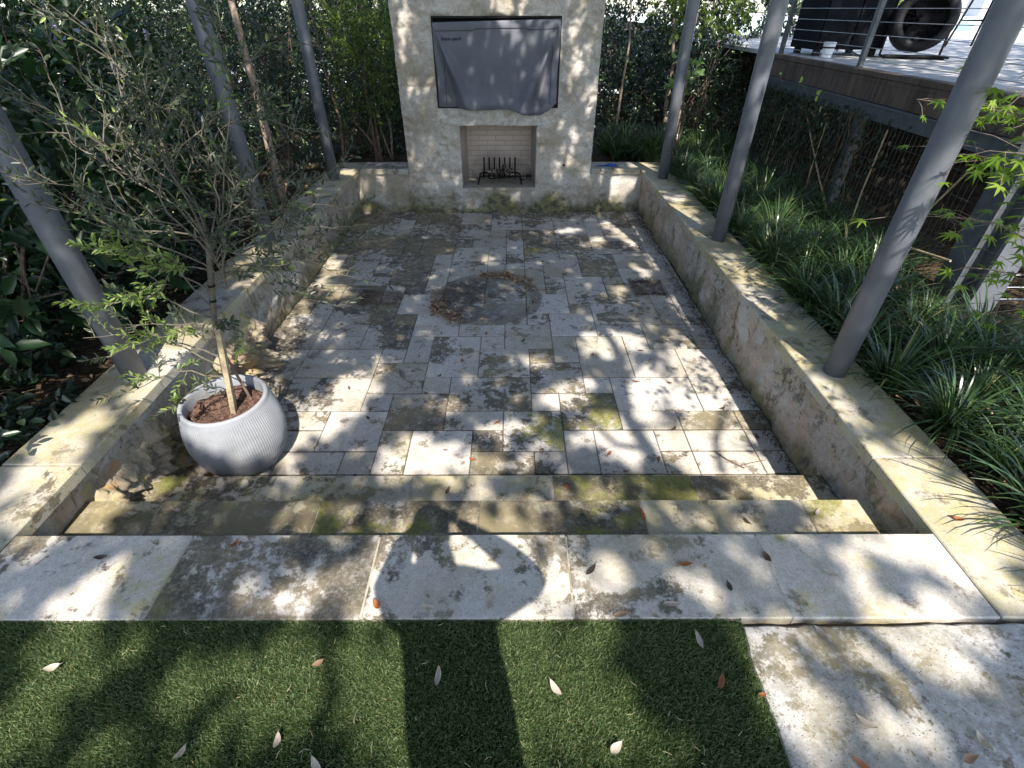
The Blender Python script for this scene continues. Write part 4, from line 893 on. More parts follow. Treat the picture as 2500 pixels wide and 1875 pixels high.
# covered grill cabinet
gc = empty('grill_cabinet', (3.75, 6.8, DZ), 'big dark grey cabinet standing on the deck behind the cable railing', 'cabinet')
M_cab = simple('charcoal_panel', (.008, .009, .012), .8, 0., .15, 4, spec=.1)
bm = bmesh.new(); box(bm, 3.36, 4.12, 6.62, 7.2, DZ+.06, DZ+1.1, .008); bmobj('body', bm, M_cab, gc)
bm = bmesh.new(); box(bm, 3.39, 3.73, 6.602, 6.619, DZ+.09, DZ+1.0, .004); bmobj('door', bm, M_cab, gc)
bm = bmesh.new(); box(bm, 3.75, 4.09, 6.602, 6.619, DZ+.09, DZ+1.0, .004); bmobj('door', bm, M_cab, gc)
for x in (3.40, 4.02):
    for y in (6.65, 7.1): bm = bmesh.new(); box(bm, x, x+.06, y, y+.06, DZ+.001, DZ+.059); bmobj('foot', bm, M_black, gc)
bm = bmesh.new(); tube(bm, [(3.42, 6.55, DZ+.3), (3.55, 6.56, DZ+.36), (3.7, 6.56, DZ+.26), (3.62, 6.5, DZ+.1), (3.8, 6.45, DZ+.012), (4.0, 6.3, DZ+.012)], .006, 6)
tube(bm, [(3.6, 6.58, DZ+.05), (3.8, 6.58, DZ+.3), (4.0, 6.57, DZ+.62)], .006, 6); o = bmobj('power_cable', bm, M_black); tag(o, 'black cable looping in front of the dark cabinet on the deck', 'cable')
bk = empty('bucket', (3.42, 6.42, DZ), 'small white bucket with a black band by the foot of the dark cabinet', 'bucket')
bm = bmesh.new(); lathe(bm, [(.001, DZ+.002), (.05, DZ+.002), (.062, DZ+.14), (.058, DZ+.14), (.047, DZ+.012), (.001, DZ+.012)], 28, (3.42, 6.42)); bmobj('tub', bm, M_white, bk, False)
bm = bmesh.new(); lathe(bm, [(.0585, DZ+.085), (.0597, DZ+.1)], 28, (3.42, 6.42)); 
for v in bm.verts: v.co.x = 3.42+(v.co.x-3.42)*1.02; v.co.y = 6.42+(v.co.y-6.42)*1.02
bmobj('band', bm, M_black, bk)
# drum fan
fn = empty('floor_fan', (4.2, 6.35, DZ), 'round black drum fan on a stand beside the dark cabinet on the deck', 'fan')
fc = Vector((4.3, 6.4, DZ+.33)); fd = Vector((-.35, -.85, .1)).normalized(); q = fd.to_track_quat('Z', 'Y').to_matrix().to_4x4(); q.translation = fc
bm = bmesh.new(); lathe(bm, [(.001, -.15), (.16, -.15), (.25, -.12), (.285, -.06), (.285, .1), (.25, .13), (.2, .125), (.19, .1), (.2, .0), (.2, -.08), (.001, -.1)], 56); bmesh.ops.transform(bm, matrix=q, verts=bm.verts); bmobj('drum', bm, M_dark, fn, True)
for z in (-.1, .1):
    bm = bmesh.new()
    for r_ in (.05, .1, .15, .2): 
        pts = [(r_*cos(a), r_*sin(a), z) for a in np.linspace(0, 2*pi, 40)]; tube(bm, pts, .002, 4, False)
    for k in range(20): a = k*pi/10; tube(bm, [(.02*cos(a), .02*sin(a), z), (.236*cos(a), .236*sin(a), z)], .002, 4, False)
    bmesh.ops.transform(bm, matrix=q, verts=bm.verts); bmobj('grille', bm, M_black, fn)
bm = bmesh.new(); tube(bm, [(0, 0, -.06), (0, 0, .05)], .045, 20)
for k in range(3):
    a = k*2.094; m = Matrix.Rotation(a, 4, 'Z') @ Matrix.Rotation(.45, 4, 'X'); box(bm, .03, .22, -.05, .05, -.002, .002, 0, m)
bmesh.ops.transform(bm, matrix=q, verts=bm.verts); bmobj('blade', bm, M_dark, fn)
bm = bmesh.new(); s = q @ Vector((.275, 0, 0)); s2 = q @ Vector((-.275, 0, 0))
tube(bm, [s, (s.x, s.y, DZ+.02), (s.x-.08, s.y-.25, DZ+.02)], .012, 8); tube(bm, [s2, (s2.x, s2.y, DZ+.02), (s2.x-.08, s2.y-.25, DZ+.02)], .012, 8); tube(bm, [(s.x-.08, s.y-.2, DZ+.02), (s2.x-.08, s2.y-.2, DZ+.02)], .02, 10); bmobj('stand', bm, M_black, fn)
# bar stool
def stool(x, y, label, rz=0):
    o = empty('bar_stool', (x, y, DZ), label, 'stool', 'bar stools on the deck')
    m = Matrix.Translation((x, y, DZ)) @ Matrix.Rotation(rz, 4, 'Z')
    for sx_ in (-1, 1):
        for sy_ in (-1, 1): bm = bmesh.new(); tube(bm, [m @ Vector((sx_*.24, sy_*.24, .01)), m @ Vector((sx_*.15, sy_*.15, .74))], .013, 8); bmobj('leg', bm, M_black, o)
    for z, w in ((.3, .205), (.55, .174)):
        bm = bmesh.new(); c = [m @ Vector(p) for p in ((-w, -w, z), (w, -w, z), (w, w, z), (-w, w, z), (-w, -w, z))]
        for a, b in zip(c, c[1:]): tube(bm, [a, b], .009, 6)
        bmobj('rung', bm, M_black, o)
    bm = bmesh.new(); lathe(bm, [(.001, .742), (.18, .742), (.19, .76), (.18, .785), (.001, .79)], 28); bmesh.ops.transform(bm, matrix=m, verts=bm.verts); bmobj('seat', bm, M_dark, o)
stool(6.15, 7.9, 'black metal bar stool on the deck, its leg seen beside the near right pole', .3)
stool(7.0, 7.3, 'second black bar stool, nearer the right edge of the photo', .2)
# pool terrace, pool, hedge and pillar beyond
sheet('terrace', 9.0, 45, 3.5, 12.9, DZ-.004, M_trav); sheet('terrace', 9.0-6, 9.01, 12.5, 12.9, DZ-.006, M_trav)
sheet('terrace', 5.5, 60, 31.5, 60, DZ-.004, M_conc)
bm = bmesh.new(); box(bm, 5.5, 45, 12.85, 13.15, DZ-.3, DZ+.02, .01); box(bm, 5.5, 45, 31.2, 31.6, DZ-.3, DZ+.05, .01)
o = bmobj('pool_edge', bm, simple('white_limestone', (.62, .61, .58), .7)); o['kind'] = 'structure'
t = NT('pool_water'); t.bump(t.noise(3, 3), .25, .05); t.base((.20, .42, .42), .08, .5)
o = sheet('pool_water', 5.5, 45, 13.1, 31.3, DZ-.06, t.m)
bm = bmesh.new(); box(bm, 24.6, 26.2, 32.4, 33.6, DZ, DZ+4, .02); o = bmobj('pillar', bm, simple('white_brick', (.6, .6, .62), .7)); tag(o, 'white masonry pillar standing beyond the pool', 'pillar')
shrub('hedge_bush', 'light green sunlit hedge bush beyond the pool, left of the pillar', 'hedge', (18.0, 33.5, 2.2), (4.5, .8, 1.2), 5000, .22, .12, M_yel, 10, .4, 4)
shrub('hedge_bush', 'green hedge bush beyond the pool, right of the pillar', 'hedge', (32.0, 34.5, 2.2), (5.0, .8, 1.2), 3500, .25, .13, M_mid, 10, .4, 4)

# ------------------------------------------------------------------ japanese maple
M_maple = leafmat('maple_leaf', (.11, .2, .02), (.26, .36, .05), .45, .45, .35, back=1.2)
def maple_shape():
    ang = [0, 38, -38, 76, -76, 118, -118]; ln = [1, .93, .93, .72, .72, .4, .4]
    order = sorted(range(7), key=lambda i: ang[i]); pts = []
    for q, i in enumerate(order):
        a = radians(ang[i]); L = ln[i]
        for da, f in ((-.14, .55), (0, 1.), (.14, .55)): pts.append((sin(a+da)*L*f, cos(a+da)*L*f))
        if q < 6:
            a2 = radians((ang[i]+ang[order[q+1]])/2); pts.append((sin(a2)*.27, cos(a2)*.27))
    pts.append((0, -.06)); return np.array(pts)
MS = maple_shape()
def maple_leaves(P, D, N, size):
    P = np.asarray(P, float); n = len(P); D = D/np.linalg.norm(D, axis=1, keepdims=True); S = np.cross(D, N); S /= np.linalg.norm(S, axis=1, keepdims=True); N = np.cross(S, D)
    m = len(MS); V = np.zeros((n, m+1, 3)); V[:, 0] = P
    for j, (a, b) in enumerate(MS): V[:, j+1] = P+(S*a+D*b)*size[:, None]-N*size[:, None]*.22*(a*a+b*b)
    k = (np.arange(n)*(m+1))[:, None]
    F = np.concatenate([np.concatenate([k, k+1+j, k+1+(j+1) % m], 1) for j in range(m-1)])
    r = np.tile(rng.random(n), m-1); return V.reshape(-1, 3), F, r
mp = empty('japanese_maple', (3.0, 2.0, -.07), 'japanese maple with bright lobed leaves reaching in from the right', 'tree')
bm = bmesh.new(); mleaf = []
tube(bm, [(2.95, 1.75, -.09), (2.9, 1.8, .5), (2.75, 1.75, 1.1), (2.6, 1.6, 1.6), (2.4, 1.4, 2.1)], [.045, .04, .034, .028, .02], 10)
def maple_branch(s, e, nl, r_=.008, size=.062, spread=.16, low=0.):
    s = Vector(s); e = Vector(e); pts = [s.lerp(e, u)+Vector((0, 0, .09*sin(pi*u)))+Vector((noise.noise((u*3, e.x*7, e.y*5)), noise.noise((u*3, e.y*7, 1)), noise.noise((u*3, e.z*7, 2))))*.06*sin(pi*u) for u in np.linspace(0, 1, 9)]
    tube(bm, pts, [max(.0018, r_*(1-.8*i/8)) for i in range(9)], 6)
    P = []; N = []; D = []
    for k in range(nl):
        u = .3+.7*random.random(); i = min(7, int(u*8)); q = pts[i].lerp(pts[i+1], u*8-i); o_ = Vector((random.gauss(0, spread), random.gauss(0, spread), random.gauss(-.01, .03)))*(.4+.6*u)
        tube(bm, [q, q+o_*.6+Vector((0, 0, .012)), q+o_], .0011, 4, False); P.append(q+o_); d = Vector((o_.x, o_.y, -.35*abs(random.random())*.2))+Vector((random.gauss(0, .05), random.gauss(0, .05), -.02)); D.append(d); N.append((random.gauss(0, .22), random.gauss(-.15, .22), 1))
    mleaf.append(maple_leaves(np.array(P), np.array(D), np.array(N), rng.uniform(.7, 1.15, nl)*size))
for s, e, nl, sz in (((2.75, 1.75, 1.1), (2.08, 2.9, 1.33), 46, .06), ((2.75, 1.75, 1.1), (2.35, 2.9, 1.3), 60, .062), ((2.75, 1.75, 1.1), (2.9, 2.9, 1.22), 60, .062), ((2.75, 1.75, 1.1), (2.0, 2.3, 1.44), 50, .066),
                    ((2.85, 1.8, .9), (2.05, 2.5, 1.16), 50, .066), ((2.85, 1.8, .9), (1.98, 2.15, 1.24), 40, .07), ((2.85, 1.8, .9), (2.45, 2.6, 1.1), 50, .066), ((2.88, 1.8, .6), (2.1, 2.45, .88), 40, .066), ((2.88, 1.8, .6), (2.3, 2.35, .66), 34, .066),
                    ((2.9, 1.8, .4), (2.45, 2.25, .52), 26, .066), ((2.6, 1.6, 1.5), (2.25, 2.2, 1.5), 50, .066), ((2.8, 1.8, 1.0), (3.1, 3.1, 1.3), 50, .062), ((2.6, 1.6, 1.4), (2.6, 2.9, 1.46), 50, .062), ((2.88, 1.8, .7), (2.6, 2.5, .9), 36, .066)):
    maple_branch(s, e, nl, size=sz)
# crown over the bed that throws the star-shaped shadows on coping and paving
for s, e, nl in (((2.6, 1.6, 1.6), (1.75, .95, 1.95), 42), ((2.4, 1.4, 2.1), (1.62, .7, 2.1), 34), ((2.6, 1.6, 1.6), (1.95, .45, 1.75), 30), ((2.4, 1.4, 2.1), (2.1, .6, 2.3), 30), ((2.6, 1.6, 1.6), (2.3, 1.0, 2.0), 40), ((2.5, 1.5, 1.9), (1.7, 1.8, 2.35), 36), ((2.5, 1.5, 1.9), (2.0, 2.4, 2.3), 44), ((2.5, 1.5, 1.9), (2.3, 3.1, 2.2), 44), ((2.9, 1.8, .8), (2.6, .9, .9), 24), ((2.6, 1.6, 1.6), (2.8, .8, 1.8), 40)):
    maple_branch(s, e, nl, .009, .055, .13)
V = np.concatenate([m[0] for m in mleaf]); b = 0; Fs = []; Rs = []
for v, f, r in mleaf: Fs.append(f+b); Rs.append(r); b += len(v)
link('crown', nmesh('maple_crown', V, np.concatenate(Fs), np.concatenate(Rs)), M_maple, mp)
bmobj('trunk', bm, M_branch, mp)

# ------------------------------------------------------------------ tall trees behind the camera: their crowns shade the patio
LIT = [(0.998,3.125,0.296,-0.001,-0.035,-0.205,0),(1.56,3.015,0.193,-0.001,-0.044,-0.155,0),(1.564,2.314,0.124,-0.289,-0.209,-0.242,0),
(1.102,2.424,0.171,-0.001,-0.066,-0.306,0),(0.811,2.021,0.234,-0.001,-0.027,-0.161,0),(1.291,1.843,0.301,-0.081,-0.079,-0.188,0),
(1.646,1.68,0.129,-0.0,-0.043,-0.109,0),(0.688,2.538,0.106,0.0,-0.015,-0.116,0),(0.94,1.887,0.181,-0.0,-0.036,-0.173,0),
(1.513,2.594,0.214,-0.0,-0.071,-0.238,0),(-1.133,2.323,0.194,0.359,0.116,-0.15,0),(-1.258,2.874,0.091,0.0,0.016,-0.06,0),
(-1.091,2.744,0.049,0.063,0.032,-0.054,0),(-1.273,1.946,0.061,0.0,0.029,-0.089,0),(-0.994,2.13,0.038,0.0,0.012,-0.049,0),
(-0.554,1.766,0.208,0.052,0.047,-0.16,0),(-0.511,2.542,0.028,0.0,0.011,-0.082,0),(0.012,2.599,0.107,0.0,0.001,-0.047,0),
(-0.252,2.288,0.053,-0.001,0.003,-0.042,0),(-1.27,1.68,0.098,-0.001,0.019,-0.054,0),(-0.199,1.724,0.204,-0.001,0.008,-0.099,0),
(0.15,1.723,0.117,-0.0,-0.002,-0.087,0),(0.365,1.888,0.091,-0.0,-0.006,-0.087,0),(1.479,5.63,0.174,-0.505,-0.068,-0.156,0),
(1.712,5.926,0.071,-0.462,-0.033,-0.06,0),(0.555,5.763,0.077,-0.0,-0.006,-0.099,0),(0.856,5.812,0.143,-0.001,-0.014,-0.15,0),
(0.348,5.572,0.081,-0.0,-0.003,-0.079,0),(0.973,5.282,0.1,-0.001,-0.015,-0.13,0),(1.151,5.445,0.091,-0.001,-0.038,-0.274,0),
(1.66,5.013,0.053,-0.0,-0.017,-0.081,0),(1.668,4.741,0.072,-0.001,-0.025,-0.112,0),(1.454,4.754,0.062,0.0,-0.015,-0.075,0),
(1.519,4.547,0.081,-0.001,-0.013,-0.059,0),(1.536,4.488,0.068,-0.128,-0.041,-0.091,0),(1.194,4.066,0.102,-0.001,-0.028,-0.163,0),
(1.675,3.876,0.045,-0.001,-0.019,-0.077,0),(1.699,3.745,0.035,0.0,-0.017,-0.064,0),(1.339,3.821,0.036,0.0,-0.01,-0.047,0),
(1.359,3.377,0.066,0.0,-0.016,-0.072,0),(-0.615,5.261,0.078,-0.0,0.01,-0.101,0),(-1.602,4.067,0.14,-0.0,0.036,-0.132,0),
(-1.812,4.192,0.095,-0.0,0.025,-0.085,0),(-1.712,3.546,0.039,0.0,0.027,-0.086,0),(-0.636,3.281,0.065,-0.0,0.013,-0.093,0),
(-1.356,3.148,0.039,-0.001,0.018,-0.067,0),(-1.834,3.048,0.137,-0.0,0.074,-0.2,0),(-1.86,4.192,0.066,0.0,0.029,-0.095,0),
(0.701,7.109,0.001,0.0,0.0,-0.002,0),(1.627,2.98,0.269,-0.001,-0.083,-0.279,1),(1.468,3.434,0.251,-0.001,-0.04,-0.165,1),
(-0.335,1.529,0.142,-0.0,0.006,-0.046,0),(-0.05,1.515,0.061,0.0,0.002,-0.053,0),(0.549,1.513,0.154,0.0,-0.01,-0.073,0),
(0.83,1.512,0.115,-0.0,-0.014,-0.059,0),(1.689,1.517,0.103,-0.0,-0.037,-0.08,0),(-1.874,1.526,0.154,-0.0,0.045,-0.081,0),
(-1.491,1.559,0.129,0.0,0.014,-0.03,0),(1.241,1.518,0.077,0.0,-0.015,-0.046,0),(-1.931,1.317,0.127,-0.0,0.046,-0.07,0),
(-1.379,1.283,0.098,-0.001,0.013,-0.026,0),(-0.556,1.334,0.088,-0.001,0.016,-0.076,0),(-0.338,1.386,0.014,0.0,0.006,-0.05,0),
(0.094,1.338,0.176,-0.001,-0.002,-0.071,0),(1.651,1.328,0.14,-0.0,-0.044,-0.081,0),(1.263,1.39,0.062,0.0,-0.014,-0.033,0),
(-0.862,1.363,0.111,-0.001,0.015,-0.049,0),(0.472,1.359,0.133,0.0,-0.008,-0.055,0),(0.791,1.304,0.109,0.0,-0.01,-0.037,0),
(-1.518,1.165,0.019,0.046,0.052,-0.039,0),(-1.379,1.206,0.084,-0.0,0.014,-0.026,0),(-1.567,1.003,0.072,0.111,0.084,-0.064,0),
(-1.835,0.985,0.068,0.0,0.073,-0.09,0),(-0.755,1.204,0.168,0.0,0.006,-0.019,0),(-0.553,1.056,0.043,-0.0,0.017,-0.073,0),
(-0.514,0.938,0.023,0.0,0.016,-0.069,0),(-0.263,1.125,0.379,-0.001,0.026,-0.247,0),(0.424,1.083,0.08,0.0,-0.018,-0.098,0),
(0.274,0.944,0.117,-0.001,-0.008,-0.061,0),(0.58,1.034,0.082,-0.097,-0.062,-0.061,0),(0.669,0.926,0.083,0.0,-0.013,-0.043,0),
(0.834,1.191,0.093,0.0,-0.009,-0.026,0),(1.504,1.151,0.228,-0.0,-0.045,-0.074,0),(1.182,0.925,0.042,0.0,-0.023,-0.043,0),
(1.335,0.959,0.097,-0.048,-0.05,-0.053,0),(-0.154,0.643,0.274,-0.001,0.016,-0.218,0),(0.179,0.642,0.159,-0.001,-0.019,-0.198,0),
(0.117,0.837,0.127,-0.001,-0.003,-0.064,0),(-0.564,0.569,0.209,-0.001,0.031,-0.103,0),(-1.249,0.786,0.354,-0.055,0.029,-0.072,0),
(-1.417,0.523,0.176,-0.001,0.081,-0.104,0),(-1.411,0.686,0.148,0.0,0.048,-0.069,0),(-0.827,0.477,0.08,-0.001,0.015,-0.033,0),
(0.397,0.519,0.162,-0.001,-0.015,-0.069,0),(0.634,0.8,0.054,0.0,-0.012,-0.038,0),(-0.823,0.726,0.091,-0.001,0.023,-0.057,0),
(0.891,0.751,0.106,-0.001,-0.045,-0.102,0),(0.901,0.553,0.152,-0.001,-0.052,-0.108,0),(1.152,0.811,0.094,0.0,-0.027,-0.049,0),
(1.389,0.721,0.18,-0.001,-0.084,-0.12,0),(1.142,0.565,0.091,-0.067,-0.067,-0.052,0),(1.901,1.404,0.221,-0.0,-0.107,-0.152,0),
(1.85,1.15,0.164,-0.001,-0.111,-0.147,0),(1.86,1.624,0.13,-0.001,-0.114,-0.178,0),(1.859,5.042,-0.046,-0.462,-0.086,-0.098,0),
(1.898,3.972,0.087,-0.0,-0.07,-0.193,0),(1.755,2.799,0.012,-0.133,-0.079,-0.082,0),(1.76,2.506,0.01,-0.107,-0.081,-0.078,0),
(1.793,2.069,0.012,-0.112,-0.065,-0.056,0),(1.849,5.492,0.122,-0.001,-0.097,-0.354,0),(1.845,7.075,0.156,-0.001,-0.048,-0.22,0),
(1.626,7.2,0.089,-0.0,-0.024,-0.126,0),(-2.064,2.081,0.047,0.095,0.107,-0.11,0),(-2.172,1.76,0.074,0.145,0.125,-0.112,0),
(-2.076,2.661,-0.016,0.23,0.164,-0.141,0),(-2.212,1.494,0.104,-0.0,0.107,-0.135,0),(-2.164,2.36,0.05,0.0,0.033,-0.056,0),
(-2.133,6.793,0.151,-0.001,0.048,-0.182,0),(-1.884,4.666,0.015,0.35,0.13,-0.193,0),(1.795,3.204,0.023,-0.301,-0.24,-0.274,1),
(1.794,3.991,0.017,-0.276,-0.257,-0.345,1),(1.749,1.814,0.017,-0.143,-0.179,-0.143,1),(-2.15,4.008,-0.0,0.417,0.394,-0.489,1),
(-2.027,1.584,0.023,0.014,0.021,-0.17,0),(-2.002,2.896,0.021,0.081,0.022,-0.179,0),(-2.003,2.122,0.012,0.022,0.014,-0.113,0),
(-1.559,2.073,0.312,-0.001,0.11,-0.244,0),(-1.47,1.868,0.203,-0.0,0.074,-0.176,0),(-1.835,2.304,0.273,-0.001,0.207,-0.445,0),
(-0.926,0.983,0.174,0.027,0.034,-0.064,0),(-0.743,0.755,0.244,-0.001,0.032,-0.088,0),(-0.314,0.568,0.166,0.0,0.02,-0.121,0),
(-0.953,0.57,0.132,0.049,0.053,-0.057,0),(0.102,0.567,0.167,-0.001,-0.006,-0.121,0),(0.93,1.132,0.09,0.0,-0.015,-0.041,0),
(0.824,0.943,0.05,0.0,-0.026,-0.07,0),(1.641,0.941,0.133,0.0,-0.051,-0.07,0),(1.747,1.354,0.178,-0.0,-0.098,-0.147,0),
(-1.054,1.283,0.152,-0.0,0.012,-0.031,0),(1.018,1.33,0.132,-0.0,-0.018,-0.054,0),(-1.111,1.508,0.153,-0.001,0.016,-0.046,0),
(0.268,1.52,0.128,-0.0,-0.003,-0.053,0),(1.446,1.517,0.077,0.0,-0.016,-0.04,0),(-1.974,1.316,0.072,0.107,0.151,-0.124,0),
(-2.123,2.383,0.018,0.151,0.153,-0.145,0),(-1.875,3.327,0.018,0.316,0.183,-0.211,0),(1.561,2.11,0.01,-0.155,-0.189,-0.156,0),
(1.497,1.595,0.014,-0.134,-0.157,-0.112,0),(1.859,3.545,-0.003,-0.251,-0.192,-0.209,0),(0.498,2.371,0.17,-0.001,-0.014,-0.163,0),
(0.314,2.849,0.15,-0.001,-0.006,-0.132,0),(0.029,2.023,0.157,-0.0,0.002,-0.116,0),(-0.373,2.268,0.099,0.0,0.011,-0.104,0),
(-1.517,3.208,0.16,-0.001,0.032,-0.106,0),(-0.179,4.889,0.105,-0.0,0.004,-0.104,0),(-1.12,8.311,0.312,-0.0,0.004,-0.033,1),
(-0.723,7.471,0.232,0.0,0.009,-0.057,1),(-0.071,8.278,0.366,-0.0,0.027,-0.099,1),(-1.151,7.132,0.181,-0.0,0.019,-0.177,1),
(0.741,7.26,0.179,-0.0,0.057,-0.172,1),(0.036,6.712,0.571,-0.0,0.022,-0.098,1),(-0.872,6.857,0.249,0.0,0.013,-0.094,1),
(-1.519,8.075,0.15,0.0,0.027,-0.385,1),(-0.709,8.344,0.414,-0.0,0.007,-0.039,1),(0.522,8.074,0.241,0.0,0.132,-0.386,1),
(-0.015,8.074,0.296,-0.0,0.085,-0.315,1),(-0.079,7.45,0.221,-0.0,0.014,-0.057,1),(0.781,7.57,0.201,-0.0,0.042,-0.119,1),
(0.62,7.174,0.085,0.0,0.056,-0.175,1),(0.854,6.925,0.248,-0.0,0.047,-0.139,1),(0.264,7.669,0.227,-0.0,0.045,-0.155,1),
(-1.289,7.631,0.114,0.0,0.011,-0.118,1),(-1.591,6.882,0.186,0.0,0.005,-0.085,1),(0.301,8.177,0.106,0.0,0.065,-0.204,1),
(1.458,6.807,0.201,-0.0,0.08,-0.201,0),(0.834,7.582,0.126,-0.0,0.026,-0.071,0),(-1.484,8.179,0.064,0.0,0.007,-0.088,0),
(-0.388,8.178,0.096,0.0,0.02,-0.088,0)]

A_ = np.array(LIT); MI = []
for q in LIT: 
    m = np.array([[q[2], q[4]], [q[3], q[5]]])*(1.3 if q[1] < 2.6 else 1.18); MI.append(np.linalg.pinv(m))
MI = np.array(MI)
def lit(x, y):
    d = np.stack([x[:, None]-A_[:, 0], y[:, None]-A_[:, 1]], -1); e = np.einsum('kij,nkj->nki', MI, d); r = np.sqrt((e**2).sum(-1))
    w = np.array([noise.noise((a*5, b*5, 3)) for a, b in zip(x, y)])*.26+np.array([noise.noise((a*15, b*11, 6)) for a, b in zip(x, y)])*.3
    inside = r+w[:, None] < 1
    solid = (inside & (A_[:, 6] == 0)).any(1); dap = (inside & (A_[:, 6] == 1)).any(1)
    f = np.array([noise.noise((a*15, b*5, 1)) for a, b in zip(x, y)])
    return solid | (dap & (f > -.04))
def patio_lit(x, y):
    out = (x < -2.35) | (x > 2.15) | (y > 12.5)
    L_ = lit(x, y)
    f = np.array([noise.noise((a*2.3, b*2.3, 8))+.6*noise.noise((a*7, b*7, 4)) for a, b in zip(x, y)])
    thr = np.where(x < -2.35, np.where(y < 5, .3, .16), np.where(x > 3.0, np.where(y < 9.5, .75, .3), np.where(y > 8.6, .12, np.where(x > 2.1, -.14, .02))))
    spot = (((x-3.3)/.55)**2+((y-3.75)/.75)**2 < 1+f*.5) | (((x-2.65)/.6)**2+((y-1.7)/.9)**2 < .8+f*.8)
    return np.where(out, (f > thr) | spot, L_)
def shade():
    n = 230000; x = rng.uniform(-8.5, 7.5, n); y = rng.uniform(-1.2, 13.5, n); dens = np.where((x < -3.2) | (x > 3.2) | (y > 8.6), .3, 1.)
    k = rng.random(n) < dens; x = x[k]; y = y[k]
    k = ~patio_lit(x, y); x = x[k]; y = y[k]; n = len(x)
    # thin scatter of holes so the shade stays soft
    h = rng.uniform(4.6, 7.4, n)
    P = np.stack([x+.19*h, y-.79*h, h], 1)
    D = unit(n); N = unit(n)*.8+np.array([.19, -.79, 1.])*.5
    V, F, r = leaves(P, D, N, rng.uniform(.11, .16, n), rng.uniform(.07, .10, n))
    M = leafmat('oak_leaf', (.03, .045, .02), (.06, .085, .035), .06, .4)
    for side, lab in ((0, 'broad oak whose crown shades the left half of the patio from behind the camera'), (1, 'broad oak whose crown shades the right half of the patio from behind the camera')):
        s = (P[:, 0] > 1.0) == bool(side); idx = np.nonzero(s)[0]
        o = empty('oak_tree', ((-3.2, 5.2)[side], (-7.5, -7.0)[side], -.07), lab, 'tree')
        vi = (idx[:, None]*6+np.arange(6)).ravel(); remap = np.full(len(V), -1); remap[vi] = np.arange(len(vi))
        f = np.concatenate([F[:n][idx], F[n:][idx]])
        link('crown', nmesh('oak_crown', V[vi], remap[f], np.concatenate([r[:n][idx]]*2)), M, o)
        bm = bmesh.new(); bx, by = (-3.2, 5.2)[side], (-7.5, -7.0)[side]
        tube(bm, [(bx, by, -.1), (bx+.05, by+.1, 1.2), (bx, by+.4, 2.6), (bx+.1, by+1.0, 4.0)], [.32, .25, .22, .17], 14)
        for e in ((-2.2, 2.5, 5.6), (1.8, 3.2, 5.8), (-.3, 5.0, 6.2), (2.6, .5, 5.8), (-2.8, .8, 6.4), (.4, 7.0, 6.6)):
            tube(bm, [(bx+.1, by+1.0, 3.9), (bx+e[0]*.4, by+1+e[1]*.4, 5.0), (bx+e[0], by+1+e[1], e[2])], [.11, .07, .02], 8)
        bmobj('trunk', bm, M_bark2, o, True)
shade()
def limb(pts, r0, r1, h):
    bm = bmesh.new(); n = len(pts); tube(bm, [(x+.19*h, y-.79*h, h) for x, y in pts], [r0+(r1-r0)*i/(n-1) for i in range(n)], 8); return bm
ok = [o for o in COL.objects if o.get('category') == 'tree' and o.name.startswith('oak_tree')]
bmobj('limb', limb([(1.042, 1.568), (0.992, 1.844), (0.916, 2.163), (0.962, 2.596), (0.986, 3.052), (0.894, 3.519)], 0.06, 0.035, 5.2), M_bark2, ok[1])
bmobj('limb', limb([(0.992, 1.844), (0.789, 1.887), (0.641, 2.164), (0.565, 2.371)], 0.03, 0.012, 5.2), M_bark2, ok[1])
bmobj('limb', limb([(1.403, 1.642), (1.454, 1.929), (1.613, 2.211), (1.805, 2.421)], 0.03, 0.015, 5.0), M_bark2, ok[1])
bmobj('limb', limb([(0.962, 2.596), (1.32, 2.981), (1.59, 3.123)], 0.025, 0.01, 5.2), M_bark2, ok[1])
bmobj('limb', limb([(-1.782, 0.758), (-1.7, 1.021), (-1.511, 1.224), (-1.388, 1.465)], 0.06, 0.035, 5.4), M_bark2, ok[0])
bmobj('limb', limb([(0.424, 1.241), (0.515, 1.054), (0.589, 0.876), (0.664, 0.668), (0.703, 0.474)], 0.07, 0.05, 5.6), M_bark2, ok[1])
bmobj('limb', limb([(1.0, 1.217), (1.158, 0.942), (1.293, 0.666), (1.393, 0.495)], 0.05, 0.03, 5.4), M_bark2, ok[1])
bmobj('limb', limb([(-1.303, 0.478), (-1.267, 0.646), (-1.079, 0.816), (-0.787, 0.879)], 0.06, 0.03, 5.4), M_bark2, ok[0])
bmobj('limb', limb([(-0.609, 0.455), (-0.558, 0.644), (-0.638, 0.815)], 0.04, 0.02, 5.8), M_bark2, ok[0])

